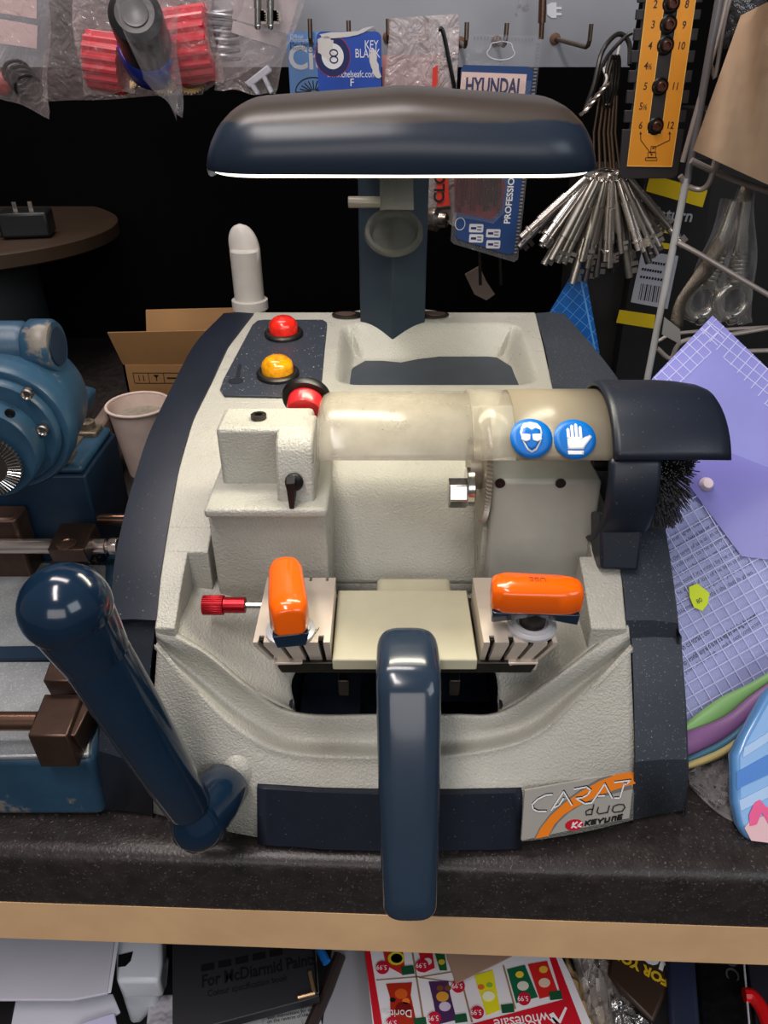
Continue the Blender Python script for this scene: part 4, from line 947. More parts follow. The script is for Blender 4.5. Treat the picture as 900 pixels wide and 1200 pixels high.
# black and blue sleeve
s0_, s1_ = Q(158,16,.82), Q(178,72,.90); ax2 = (s1_-s0_); L2 = ax2.length
bs_ = thing('sleeve_coupling', 'black round socket with a blue collar hanging in a bag between the red connectors', 'coupling', s0_)
m = MB(); m.lathe([(.0085,.001),(.0085,-.001),(.018,-.002),(.0245,.002),(.0250,.008),(.0255,L2)], s0_, ax2, 40); m.lathe([(.0085,.001),(.0085,.02),(0,.02)], s0_, ax2, 24); obj('black_socket', m, mat('black_moulded_plastic', (34,32,34), .35), bs_, recalc=True)
m = MB(); m.lathe([(.0085,-.0012),(.0125,-.003),(.0128,-.0008),(.0085,0)], s0_, ax2, 32); obj('socket_ring', m, mat('grey_ring', (90,88,90), .35), bs_)
m = MB(); m.lathe([(.026,L2*.62),(.0285,L2*.66),(.0285,L2*1.0),(.024,L2*1.08),(0,L2*1.08)], s0_, ax2, 40); obj('blue_collar', m, mat('blue_plastic', (34,52,150), .3), bs_)
bag('plastic_bag', [(120,-40),(205,-40),(214,138),(168,95)], .81, 'clear pointed bag holding the black socket with the blue collar', .030, film_win, 12)
# gear
def gear(name, c, ax_, r, nt_, th, mm, label, cat):
    u, w, a = basis(ax_); c = V3(c); n = nt_*4; rows = []
    for h, rr2 in ((0,.35),(0,1),(th,1),(th,.72),(th*.6,.68),(th*.6,.45),(th*1.3,.42),(th*1.3,.22),(0,.22)):
        rows.append([c+a*h+(u*cos(2*pi*i/n)+w*sin(2*pi*i/n))*r*rr2*((.92 if i%4 in (0,1) else 1) if rr2 == 1 else 1) for i in range(n)])
    m = MB(); m.grid(rows, True); return obj(name, m, mm, None, label=label, cat=cat, ang=30)
brass = mat('cream_brass', (190,160,110), .4, .4); 
gear('gear_wheel', Q(222,86,.925), (.1,-1,.1), .020, 34, .005, brass, 'cream toothed gear wheel just under the right red connector', 'gear')
gear('gear_wheel', Q(190,92,.935), (.3,-1,.4), .018, 30, .005, brass, 'toothed gear wheel half hidden under the black and blue part', 'gear')
gear('gear_wheel', Q(140,100,.935), (.1,-.5,1), .020, 34, .004, brass, 'flat lying toothed wheel under the left red connector', 'gear')
bag('plastic_bag', [(150,-40),(212,-40),(208,142),(190,100)], .915, 'narrow clear bag tapering to a point below the cream gear', .008, None, 14)
bag('plastic_bag', [(225,-40),(345,-40),(318,70),(236,108)], .90, 'wide clear bag with white labels right of the red connectors', .016, None, 15)
b2_ = bag('plastic_bag', [(268,-40),(368,-40),(322,112),(250,104)], .875, 'clear bag with white labels holding the white clip, left of City card', .010, None, 17)
bag_label(b2_, [(276,-8),(356,-22),(338,40),(272,22)], .879, greyp); bag_label(b2_, [(273,24),(335,44),(328,56),(271,38)], .878, greyp)
m = MB(); cA = Q(262,42,.895); pts = []
for i in range(90): a = i*2*pi/14; pts.append(cA+V3((.014*cos(a), .010*sin(a), .022-.044*i/90)))
m.tube(pts, .0022, 6); obj('coil_spring', m, mat('grey_spring', (150,152,158), .35, .5), None, label='grey coil spring in the bag right of the red connectors', cat='spring')
m = MB(); P = [Q(286,97,.872),Q(313,76,.872),Q(318,84,.872),Q(292,103,.872)]; m.hexa(P,[p+V3((0,.012,0)) for p in P]); P = [Q(292,100,.872),Q(297,97,.872),Q(304,110,.872),Q(300,112,.872)]; m.hexa(P,[p+V3((0,.010,0)) for p in P]); P = [Q(306,90,.872),Q(310,87,.872),Q(320,108,.872),Q(316,111,.872)]; m.hexa(P,[p+V3((0,.010,0)) for p in P])
obj('plastic_clip', m, mat('white_clip', (196,196,204), .35), None, bev=.0012, label='white plastic clip poking from the bottom of a clear bag above lamp', cat='clip')
# two mortice keys at the top
def tkey(x, lab):
    t = thing('bit_key', lab, 'key', Q(x,0,.86), 'bit keys hanging in front of the top left bags'); m = MB(); m.cyl(Q(x,-30,.86), Q(x,10,.86), .0040, 16); m.cyl(Q(x,10,.86), Q(x,30,.86), .0033, 16); m.ball(Q(x,30.5,.86), .0036, 14); obj('shank', m, steel_bright, t)
    m = MB(); a = Q(x,10,.86)
    for k in range(5): z1 = Q(x,12+k*2.8,.86).z; m.box((a.x+.001,.8595,z1-.0032),(a.x+(.0092 if k%2 else .0075),.861,z1))
    m.box((a.x+.001,.8595,Q(x,25,.86).z),(a.x+.006,.861,Q(x,11,.86).z)); obj('key_bit', m, steel, t)
tkey(302, 'bright steel bit key hanging at the top, left one of two'); tkey(317, 'bright steel bit key hanging at the top, right one of two')
# pale bag hanging over the panel centre
b3_ = bag('plastic_bag', [(455,22),(536,16),(538,268),(446,235)], .915, 'milky plastic bag with a pink sheet and red label hanging behind the lamp', .008, film_milky, 21, .0025)
bag_label(b3_, [(448,65),(518,63),(518,180),(448,180)], .925, mat('pink_sheet', (222,150,148), .7), 'pink_sheet')
bag_label(b3_, [(511,196),(524,196),(527,241),(512,242)], .901, mat('red_label', (222,56,40), .5), 'red_label')
f = Fr(Q(519,238,.8995), (0,0,1), (-1,0,0)); text('label_lettering', 'CLOSED', f.M(0,.004,0), .0165, black_t, b3_, bold=.0004)
m = MB(); P = [Q(512,244,.90),Q(528,242,.90),Q(528,245,.90),Q(512,247,.90)]; m.hexa(P,[p+V3((0,.0005,0)) for p in P]); obj('label_border', m, black_t, b3_, flat=True)
m = MB(); P = [Q(507,80,.90),Q(513,76,.90),Q(513,97,.90),Q(506,110,.90)]; m.hexa(P,[p+V3((0,.0005,0)) for p in P]); obj('red_flash', m, mat('red_label', (222,56,40), .5), b3_, flat=True)
m = MB(); c_ = Q(512,258,.905); m.lathe([(0,0),(.010,0),(.013,.004),(.0135,.012),(.009,.016),(.008,.024),(.0045,.025),(.004,.021),(0,.021)], c_+V3((-.01,.01,0)), (1,-.5,0), 28); obj('lock_cylinder', m, steel, None, label='round metal lock cylinder end in the milky bag right of the column', cat='lock part')

# ---------- drill bit pack ----------
tilt = Q(605,306,.88)-Q(634,45,.88); ydir = -tilt.normalized(); xdir = Q(634,44,.88)-Q(549,40,.88)
f = Fr(Q(529,284,.88), Q(605,306,.88)-Q(529,284,.88), ydir); 
f = Fr(Q(529,284,.88), (ydir.z,0,-ydir.x), ydir)
bp = thing('drill_bit_pack', 'tall clear blister pack of dark red drill bits with a blue card', 'blister pack', f.o)
U = lambda x,y: f.px(x,y)
m = MB(); plate(m, f, [U(553,40),U(631,42),U(635,47),U(607,304),U(602,307),U(532,286),U(528,282),U(548,46)], .0008, -.001); obj('clear_backing', m, film_hard, bp)
bcm = mat('pack_blue', (34,66,120), .35)
m = MB(); plate(m, f, [U(543,76),U(619,78),U(625,84),U(602,296),U(596,298),U(537,280),U(534,276),U(540,82)], .0012, .0002); bc_ = obj('pack_card', m, bcm, bp)
m = MB(); plate(m, f, [U(541,84),U(617,87),U(614,118),U(538,118)], .0003, .0015); obj('header_band', m, mat('pack_peach', (232,200,190), .5), bc_, flat=True)
u, v = U(545,101); text('hyundai_lettering', 'HYUNDAI', f.M(u,v,.0020), .0195, navt, bc_, bold=.0006, sx=.64)
m = MB(); plate(m, f, [U(532,200),U(584,200),U(592,215),U(588,245),U(576,257),U(532,248)], .0003, .0015); obj('red_window', m, mat('pack_dark_red', (104,16,28), .3), bc_, flat=True)
for k in range(13):
    m = MB(); x = 534+k*4.2; y = 236+6*sin(k*1.7); a_ = f.p(*U(x,y),.0055); b_2 = f.p(*U(x+2,y-34),.0055); m.cyl(a_, b_2, .0011+.0001*(k%4), 8); m.cyl(f.p(*U(x,y+6),.0055), a_, .0016, 8); obj('drill_bit', m, mat('dark_red_steel', (96,30,34), .3, .6) if k < 7 else steel_dark, bp)
m = MB(); plate(m, f, [U(532,198),U(590,198),U(594,216),U(589,248),U(577,260),U(531,251)], .0010, .0085); obj('blister_window', m, film_win, bp, bev=.001)
m = MB(); plate(m, f, [U(541,92),U(622,95),U(617,130),U(538,126)], .0008, .0045); obj('blister_window', m, film_win, bp, bev=.001)
fv = Fr(f.p(*U(594,262),.0018), f.y, -f.x); text('professional_lettering', 'PROFESSIONAL', fv.M(0,0,0), .0098, wt_, bc_, bold=.0002)
icm = mat('icon_white', (210,208,214), .5)
for (x,y) in ((550,262),(570,268),(550,274),(570,281)):
    a = U(x,y); m = MB(); plate(m, f, rrect(a[0],a[1]-.009,a[0]+.016,a[1],.0015,3), .0003, .0015); ic = obj('icon_tile', m, icm, bc_, flat=True)
    m = MB(); line_(m, f, (a[0]+.002,a[1]-.0045), (a[0]+.008,a[1]-.0045), .0025, .0018); line_(m, f, (a[0]+.009,a[1]-.003), (a[0]+.014,a[1]-.003), .001, .0018); line_(m, f, (a[0]+.009,a[1]-.006), (a[0]+.014,a[1]-.006), .001, .0018); obj('icon_mark', m, navt, ic, flat=True)
a = U(539,262); m = MB(); loop(m, f, ell(a[0],a[1],.0055,.0065,20), .0008, .0016); obj('round_emblem', m, icm, bc_, flat=True)
m = MB(); c_ = U(587,62); loop(m, f, [ (c_[0]+.014*cos(q)*(1 if abs(cos(q)) > .5 else .6), c_[1]+.006*sin(q)+(.004 if sin(q) > .7 else 0)) for q in [2*pi*i/24 for i in range(24)]], .001, 0); obj('hang_slot', m, icm, bp, flat=True)
m = MB()
for k in range(60): t = k/60; a = U(lerp(633,605.5,t), lerp(52,300,t)); line_(m, f, (a[0]-.0035,a[1]), (a[0]-.0002,a[1]+.0002), .0016, 0, .0012)
for k in range(18): t = k/18; a = U(lerp(556,628,t), lerp(42.5,45,t)); line_(m, f, (a[0],a[1]), (a[0],a[1]-.003), .0016, 0, .0012)
obj('crimped_edge', m, mat('crimp_grey', (150,150,158), .3, alpha=.6), bp, flat=True)
# ---------- bunch of pipe keys ----------
KY = .845; kc = Q(714,196,KY)
ring = thing('key_loop', 'black wire loop holding the fanned bunch of steel keys', 'wire loop', kc)
m = MB(); lp = catmull([Q(722,212,KY+.004),Q(706,212,KY-.004),Q(697,204,KY),Q(706,198,KY+.006),Q(724,200,KY+.006),Q(728,206,KY)],6); m.tube(lp, .0012, 8, closed=True); obj('loop', m, steel, ring)
m = MB(); m.tube(catmull([Q(687,125,KY+.02),Q(696,100,KY+.02),Q(706,60,KY+.03),Q(724,40,KY+.05),Q(737,50,KY+.05),Q(738,76,KY+.04)],6), .0024, 8); obj('black_cable', m, mat('dark_cable', (42,38,36), .35), ring)
m = MB(); m.tube(catmull([Q(684,132,KY+.01),Q(694,112,KY+.02),Q(700,92,KY+.03),Q(712,66,KY+.04),Q(732,44,KY+.05),Q(741,38,KY+.05)],6), .0020, 8); obj('black_cable', m, mat('dark_cable', (42,38,36), .35), ring)
m = MB(); m.tube(catmull([Q(706,104,KY),Q(711,92,KY),Q(708,80,KY+.02),Q(722,78,KY+.03),Q(724,62,KY+.04),Q(727,50,KY+.05)],6), .0012, 8); obj('white_tie', m, mat('white_cord', (196,190,186), .5), ring)
m = MB(); a_ = Q(713,96,KY+.01)
for k in range(3): m.tube([a_+V3((.004*k,.004*k,0))+V3((.0095*cos(q)*.5,.009*cos(q)*.4,.022*sin(q))) for q in [2*pi*i/24 for i in range(24)]], .0017, 8, closed=True)
obj('split_ring', m, steel_dark, ring)
m = MB()
for s in (0,pi):
    m.tube([Q(684,132,KY).lerp(Q(712,98,KY), t)+V3((.003*cos(t*14+s),.003*sin(t*14+s),.002*cos(t*14+s))) for t in [i/24 for i in range(25)]], .0019, 8)
obj('twisted_wire', m, steel, ring)
for x0,x1 in ((700,692),(705,699),(709,706),(713,712),(717,716),(720,722)):
    m = MB(); m.tube([Q(x0+3,112,KY+.02), Q((x0+x1)/2,155,KY+.018), Q(x1+4,200,KY+.012)], .0014+.0004*(x0%2), 8); obj('long_bow', m, mat('old_bronze', (112,92,76), .35, .85), ring)
kst = [mat('key_steel', (205,196,188), .26, .9), mat('key_steel_dull', (165,158,150), .34, .9), mat('key_steel_dark', (96,92,92), .35, .9)]
def pipekey(style, mm):
    t = thing('pipe_key', 'long slim steel pipe key in the fanned bunch hanging right of the lamp', 'key', (0,0,0), 'pipe keys in the fanned bunch')
    L_ = .092; m = MB(); m.tube([V3((0,0,-.004)),V3((0,0,-.010)),V3((0,0,-.030)),V3((0,0,-.0302)),V3((0,0,-L_*.72)),V3((0,0,-L_*.721)),V3((0,0,-L_))],[.0016,.0022,.0022,.0031,.0031,.0023,.0023],12); obj('shank', m, mm, t)
    m = MB(); m.tube([V3((.0032*cos(q),0,.0042*sin(q)-.0005)) for q in [2*pi*i/14 for i in range(14)]], .0011, 6, closed=True); obj('bow', m, kst[0], t)
    m = MB()
    if style == 0:
        for k in range(3): m.box((.0015,-.0006,-L_+.004+k*.004),(.0065,.0006,-L_+.0065+k*.004))
        m.box((.0015,-.0006,-L_+.004),(.0045,.0006,-L_+.0145))
    elif style == 1: m.box((.0015,-.0006,-L_+.003),(.0055,.0006,-L_+.008)); m.box((.0015,-.0006,-L_+.010),(.0065,.0006,-L_+.014))
    else: m.lathe([(.0023,0),(.0034,.001),(.0034,.003),(.0023,.004)], (0,0,-L_*.9), (0,0,1), 12); m.box((.0015,-.0005,-L_+.002),(.0048,.0005,-L_+.009))
    obj('key_bit', m, mm, t); return t
protos = [pipekey(0,kst[0]), pipekey(1,kst[1]), pipekey(2,kst[0]), pipekey(1,kst[2])]
used_k = set(); rk = random.Random(5)
for i in range(40):
    front = i >= 18; n_ = (i-18)/21 if front else i/17
    th = radians(lerp(-48,46,n_))+rk.uniform(-.03,.03); pi_ = rk.choice([0,2,1,0]) if front else rk.choice([3,1,3,2])
    px_ = 712+ (n_-.5)*44; loc = Q(px_, 209-8*abs(n_-.5), KY+(-.012 if front else .006)+rk.uniform(-.004,.004)); sc_ = (.98 if front else 1.12)*rk.uniform(.88,1.10)*(1-.18*abs(n_-.5))
    pr_ = protos[pi_]
    if pi_ in used_k: o = dup(pr_)
    else: o = pr_; used_k.add(pi_)
    o.location = loc; o.rotation_euler = (rk.uniform(-.10,.12), -th, rk.uniform(-1,1)*.5); o.scale = (sc_*1.5,sc_*1.5,sc_)
for k in range(4):
    if k not in used_k: protos[k].location = kc; 
# ---------- orange key gauge ----------
gfr = Fr(Q(724,204,.80), Q(792,206,.80)-Q(724,204,.80), Q(748,0,.80)-Q(724,204,.80)); G_ = lambda x,y: gfr.px(x,y)
Zg = lambda x,y: gfr.px(700+x/4.5, y/4.5)
gg = thing('key_gauge', 'black notched key gauge with an orange numbered scale and five screws', 'gauge', gfr.o)
left = [(110,905),(125,680)]; teeth = [(580,645),(475,545),(370,435),(265,330),(150,215),(50,105),(-45,15)]
def eL(y): return lerp(250,150,y/872)
def eR(y): return lerp(507,383,y/875)
P = [(125,940),(110,915),(128,680),(eL(680)-8,680)]
for a,b in teeth: P += [(eL(b)-8,b),(eL(b)-42,b),(eL(a)-42,a),(eL(a)-8,a)]
P += [(eL(-160)-6,-160),(eR(-160)+6,-160)]
for a,b in reversed(teeth): P += [(eR(a)+8,a),(eR(a)+42,a),(eR(b)+42,b),(eR(b)+8,b)]
P += [(eR(680)+8,680),(452,680),(418,915),(400,938)]
m = MB(); plate(m, gfr, [Zg(*p) for p in P], .004, 0); gb = obj('gauge_plate', m, mat('gauge_black', (46,42,44), .45, vary=.1), gg, bev=.0006)
m = MB(); plate(m, gfr, [Zg(*p) for p in [(150,872),(eL(-160),-160),(eR(-160),-160),(383,875)]], .0012, .004)
gora = mat('gauge_orange', (232,152,44), .4, vary=.05, vscale=20)
# orange scale built as a U round the slot
m = MB(); sl = lambda y: lerp(345,255,y/703); sr = lambda y: lerp(420,328,y/703)
plate(m, gfr, [Zg(150,872),Zg(eL(-160),-160),Zg(sl(-160),-160),Zg(255,703)], .0012, .004); plate(m, gfr, [Zg(383,875),Zg(328,706),Zg(sr(-160),-160),Zg(eR(-160),-160)], .0012, .004); plate(m, gfr, [Zg(150,872),Zg(255,703),Zg(328,706),Zg(383,875)], .0012, .004)
gs_ = obj('orange_scale', m, gora, gg)
m = MB()
for pts in ([(150,872),(eL(-160),-160),(sl(-160),-160),(255,703),(328,706),(sr(-160),-160),(eR(-160),-160),(383,875)],):
    for a, b in zip(pts, pts[1:]+pts[:1]): line_(m, gfr, Zg(*a), Zg(*b), .0006, .0052)
obj('scale_border', m, mat('gauge_border', (244,200,110), .4), gs_, flat=True)
gnt = mat('gauge_print', (64,42,26), .5)
def gtxt(s, x, y, size=.0085, sx=.85): u, v = Zg(x,y); text('numeral', s, gfr.M(u,v,.0053), size, gnt, gs_, th=.0001, align='CENTER', sx=sx, bold=.00012)
for s,x,y in (('2',297,25),('3',285,132),('4',270,243),('5',245,455),('6',220,660),('8',462,25),('9',447,135),('10',432,243),('11',402,455),('12',375,660)): gtxt(s,x,y)
gtxt('4',248,348); gtxt('½',268,352,.006); gtxt('5',222,560); gtxt('½',243,564,.006)
m = MB()
for a,b in (((220,700),(220,735)),((220,735),(278,812)),((372,700),(372,735)),((372,735),(285,778)),((245,832),(245,842)),): line_(m, gfr, Zg(*a), Zg(*b), .0006, .0053)
loop(m, gfr, [Zg(*p) for p in [(245,828),(305,828),(305,842),(245,842)]], .0005, .0053); loop(m, gfr, [Zg(*p) for p in [(258,800),(300,800),(300,826),(258,826)]], .0005, .0053); loop(m, gfr, [Zg(*p) for p in [(275,768),(298,768),(296,798),(272,798)]], .0005, .0053)
for p in ([(220,690),(212,705),(228,705)],[(372,690),(364,705),(380,705)]): plate(m, gfr, [Zg(*q) for q in p], .0001, .0053)
for p in ((278,812),(285,778)): plate(m, gfr, ell(*Zg(*p),.0009,.0009,10), .0001, .0053)
obj('key_diagram', m, gnt, gs_, flat=True)
for (x,y) in ((380,20),(365,130),(350,240),(322,455),(298,662)):
    u, v = Zg(x,y); m = MB(); m.lathe([(.0078,0),(.0078,.002),(.0066,.003),(.006,.0015),(0,.0015)], gfr.p(u,v,.0035), gfr.n, 24); s_ = obj('screw_washer', m, black, gg)
    m = MB(); m.lathe([(.0046,.0015),(.0046,.0055),(.0036,.0065),(.0028,.0065),(.0026,.004),(0,.004)], gfr.p(u+.0006,v,.0035), gfr.n, 20); obj('screw_head', m, mat('bronze_screw', (96,64,54), .35, .8), s_)
# ---------- wire rack ----------
rkm = mat('dull_white_wire', (158,148,142), .35, .3, vary=.08, vscale=30); YR = .78
rack = thing('wire_rack', 'white coated wire display rack at the right edge beside the key gauge', 'rack', Q(757,452,YR))
def wire(pts, r=.0021, nm='wire', k=5):
    m = MB(); m.tube(catmull([Q(x,y,Y) for x,y,Y in pts],k) if len(pts) > 2 else [Q(x,y,Y) for x,y,Y in pts], r, 10); obj(nm, m, rkm, rack)
pt = Q(757,452,YR); top_p = Q(803,217,YR)
m = MB(); dd_ = (top_p-pt); m.cyl(pt-dd_*((pt.z)/dd_.z), top_p+dd_*.03, .0036, 14); obj('post', m, mat('white_coated_post', (176,176,176), .35), rack)
m = MB(); m.cyl(Q(805,214,YR), Q(848,-30,YR), .0036, 14); obj('post', m, mat('blueish_clear_post', (120,118,122), .3, .3), rack)
wire([(800,190,YR),(822,110,YR),(842,40,YR),(858,-30,YR)], .0024); wire([(812,150,YR+.01),(832,80,YR+.01),(838,90,YR+.01),(850,20,YR+.01),(862,-20,YR+.01)], .0018)
wire([(797,206,YR),(806,218,YR),(822,222,YR-.005),(832,212,YR-.01),(838,188,YR-.01)], .0026)
wire([(810,188,YR-.01),(835,200,YR-.01),(870,214,YR-.01),(925,232,YR-.01)], .0030, k=2)
wire([(838,200,YR-.03),(846,182,YR-.05),(856,165,YR-.06),(872,166,YR-.06),(925,182,YR-.06)], .0024)
wire([(794,284,YR-.005),(820,298,YR-.01),(860,322,YR-.02),(925,360,YR-.03)], .0026, k=2)
wire([(770,408,YR),(786,420,YR),(800,400,YR),(850,393,YR),(925,380,YR)], .0026)
wire([(770,400,YR+.1),(800,390,YR+.1),(925,382,YR+.1)], .0022); wire([(860,412,YR-.02),(925,410,YR-.02)], .0024)
wire([(866,385,YR+.12),(925,383,YR+.12)], .0022)
# brown paper bag
kp_m = mat('kraft_paper', (150,124,98), .75, vary=.12, vscale=12, bump=.3, bscale=25, bdist=.006)
m = MB(); rows = []
for t in [i/10 for i in range(11)]:
    row = []
    L0 = V3((lerp(812,868,t),lerp(176,18,t),0)); R0_ = V3((lerp(925,945,t),lerp(228,-20,t),0))
    for s in [i/10 for i in range(11)]:
        x = lerp(L0.x,R0_.x,s); y = lerp(L0.y,R0_.y,s); row.append(Q(x,y,.72-.035*sin(pi*min(1,s*1.1))-.012*sin(s*9+t*3)+.02*t))
    rows.append(row)
m.grid(rows); back = [[p+V3((0,.06,0)) for p in r] for r in rows]; 
n0 = len(rows[0]); ring_ = rows[0]+[r[-1] for r in rows[1:]]+rows[-1][::-1][1:]+[r[0] for r in rows[::-1][1:-1]]
m.add(ring_+[p+V3((.06,.07,0)) for p in ring_], [(i,(i+1)%len(ring_),len(ring_)+(i+1)%len(ring_),len(ring_)+i) for i in range(len(ring_))]+[tuple(range(len(ring_),2*len(ring_)))])
obj('paper_bag', m, kp_m, None, label='crumpled brown paper bag in the wire rack at the right edge', cat='paper bag', ang=70)
bag('plastic_bag', [(838,-40),(905,-40),(900,40),(845,60)], .80, 'dark clear film bundle above the brown paper bag in the rack', .02, clearplastic('dark_film',(70,70,74),.5,.9), 31)
# flat metal straps with eye ends
stm = mat('woven_metal_strap', (108,98,86), .42, .7, bump=.8, bscale=700, bdist=.001, vary=.15, vscale=60)
m = MB(); c0_ = catmull([Q(870,216,.80),Q(850,262,.79),Q(815,318,.77),Q(793,352,.76),Q(785,378,.76)],5); c1_2 = catmull([Q(884,224,.80),Q(872,266,.79),Q(838,318,.78),Q(806,352,.77),Q(800,388,.76)],5)
m.grid([c0_, [a.lerp(b,.5)+V3((0,-.003,0)) for a,b in zip(c0_,c1_2)], c1_2]); obj('metal_strap', m, stm, None, solid=.0015, label='flat grey metal strap hanging through the wire rack in a curve', cat='strap', ang=70)
m = MB(); P = [Q(779,372,.755),Q(797,386,.755),Q(798,404,.755),Q(776,392,.755)]; m.hexa(P,[p+V3((0,.002,0)) for p in P]); obj('metal_tag', m, mat('grey_tag', (136,134,132), .4), None, label='small grey tag at the lower end of the metal strap', cat='tag')
for i,(cx_,cy_,tx,ty,lab) in enumerate(((821,352,852,262,'left of the two'),(858,352,872,250,'right of the two'))):
    t = thing('eye_coupling', 'clear bagged metal eye coupling under the rack wire, '+lab, 'coupling', Q(cx_,cy_,.79)); m = MB(); c_ = Q(cx_,cy_,.79); m.tube([c_+V3((.0175*cos(q),.004*cos(q),.0175*sin(q))) for q in [2*pi*j/32 for j in range(32)]], .0058, 12, closed=True); obj('eye', m, mat('tarnished_steel', (176,172,164), .25, .85), t)
    d2 = (Q(tx,ty,.79)-c_).normalized(); m = MB(); prof = [(.009,.018)]
    for k in range(7): prof += [(.0105,.022+k*.004),(.0088,.024+k*.004)]
    prof += [(.0095,.052),(.0065,.075),(.006,.10)]; m.lathe(prof, c_, d2, 24); obj('ferrule', m, mat('tarnished_steel', (150,146,140)), t)
    m = MB(); m.lathe([(.0058,0),(.0058,.004),(.0035,.005),(0,.005)], c_+V3((.002,-.005,-.019)), (0,-1,-.3), 20); obj('set_screw', m, steel_bright, t)
    bag('plastic_bag', [(tx-8,ty-30),(tx+14,ty-28),(cx_+24,cy_+28),(cx_-24,cy_+24)], .785, 'clear sleeve around the metal eye coupling, '+lab, .012, film_win, 40+i)
# boxes on the right
bxm = mat('black_carton', (24,23,24), .45); yel = mat('yellow_band', (222,190,24), .45); lblm = mat('pale_label', (176,176,186), .5); lbt = mat('box_print', (160,162,172), .5)
bf = Fr(Q(727,430,.93), Q(806,446,.93)-Q(727,430,.93)+V3((0,.0,.012)), Q(762,204,.93)-Q(727,430,.93)+V3((0,0,0)))
BF = lambda x,y: bf.px(x,y)
def rbox(fr, pts, depth, name, mm, label=None, par=None, cat=None):
    m = MB(); plate(m, fr, pts, depth, -depth); return obj(name, m, mm, par, bev=.001, label=label, cat=cat)
q0 = BF(722,442); q1 = BF(764,190)
box1 = rbox(bf, [BF(716,470),BF(802,470),BF(838,185),BF(760,185)], .06, 'product_box', bxm, 'black retail box with yellow bands and a barcode label behind the wire rack', None, 'box')
def bd_(name, pts, mm, par=box1, n0=.0001): m = MB(); plate(m, bf, [BF(*p) for p in pts], .0004, n0); return obj(name, m, mm, par, flat=True)
bd_('yellow_band', [(757,224),(823,243),(829,223),(762,204)], yel); bd_('yellow_band', [(722,378),(766,385),(768,369),(726,363)], yel)
u, v = BF(764,250); text('box_lettering', 'Saturn', bf.M(u,v,.0006), .019, lbt, box1, bold=.0003)
for y in (271,289): bd_('yellow_line', [(767 if y<280 else 762,y),(787 if y<280 else 783,y+3),(788,y-3),(768,y-6)], yel, box1)
lab_ = bd_('barcode_label', [(739,354),(782,362),(795,300),(752,294)], lblm)
m = MB()
for k in range(14): x = 748+k*2.3; w = (.0006,.0011,.0004,.0016)[k%4]; line_(m, bf, BF(x,351+k*.35), BF(x+3.4,332+k*.35), w, .0006)
obj('barcode', m, black_t, lab_, flat=True)
for i,s in enumerate(('SATURN','CABLE TIES','BLACK')):
    pass
m = MB()
for i,(x0,x1,y) in enumerate(((755,780,306),(752,776,315),(750,777,324))): 
    for k in range(8): xx = lerp(x0,x1,k/8); line_(m, bf, BF(xx,y+k*.5), BF(xx+2.2,y+k*.5+.3), .003, .0006)
obj('label_print', m, black_t, lab_, flat=True)
b2f = Fr(Q(660,440,.98),(1,0,0),(-.05,0,1)); m = MB(); plate(m, b2f, [b2f.px(650,480),b2f.px(722,480),b2f.px(738,200),b2f.px(672,200)], .05, -.02); box2 = obj('product_box', m, mat('dark_carton', (34,32,31), .5), None, bev=.001, label='dark carton with a narrow yellow stripe just behind the fanned keys', cat='box')
m = MB(); plate(m, b2f, [b2f.px(664,300),b2f.px(722,322),b2f.px(722,332),b2f.px(662,310)], .0004, .0001); obj('yellow_band', m, yel, box2, flat=True)
m = MB(); m.box((.30,1.12,0),(.42,1.2,.33)); obj('product_box', m, mat('dark_grey_carton', (40,38,36), .6), None, bev=.002, label='plain dark grey carton standing between the column and black boxes', cat='box')
m = MB(); m.box((.44,1.15,0),(.95,1.25,.40)); obj('product_box', m, bxm, None, bev=.002, label='large black carton at the back behind the rack', cat='box')
m = MB(); m.prism([Q(x,y,1.0) for x,y in [(545,322),(562,312),(570,330),(580,345),(570,352),(556,345)]], (0,.004,0)); obj('paper_scrap', m, mat('dim_paper', (120,104,96), .7), None, label='crumpled pale paper scrap in the dark right of the column', cat='paper')
for x in (562,586):
    m = MB(); m.cyl(Q(x,296,.93), Q(x+1,334,.93), .002, 8); obj('hanging_pin', m, steel_dark, None, label='thin grey pin hanging in the dark below the drill bit pack', cat='pin', group='pins below the drill bit pack')
# ---------- plastic folders ----------
def foldmat(name, col, al, rough=.3): return mat(name, col, rough, alpha=al, vary=.08, vscale=12, coat=.3)
def gridlines(fr, pts, step, ang_, mm, par, n0, w=.0006, inset=0):
    # straight welded lines clipped to a convex outline
    mb = MB(); c = [V3((*p,0)) for p in pts]; ar = sum(c[i].x*c[(i+1)%len(c)].y-c[(i+1)%len(c)].x*c[i].y for i in range(len(c)))
    if ar < 0: c = c[::-1]
    for a in (ang_, ang_+pi/2):
        d = V3((cos(a),sin(a),0)); nn = V3((-sin(a),cos(a),0)); vals = [p.dot(nn) for p in c]; k = math.ceil(min(vals)/step)
        while k*step < max(vals):
            o_ = nn*(k*step); t0, t1 = -9, 9
            for i in range(len(c)):
                A = c[i]; E = c[(i+1)%len(c)]-A; inn = V3((-E.y,E.x,0)); den = d.dot(inn); num = (A-o_).dot(inn)
                if abs(den) < 1e-9: continue
                t = num/den
                if den > 0: t0 = max(t0,t)
                else: t1 = min(t1,t)
            if t1-t0 > .002: a_ = o_+d*t0; b_ = o_+d*t1; line_(mb, fr, (a_.x,a_.y), (b_.x,b_.y), w, n0, .0003)
            k += 1
    return obj('grid_weave', mb, mm, par, flat=True)
whl = mat('pale_weave', (196,200,236), .4); whb = mat('pale_blue_weave', (86,150,214), .4)
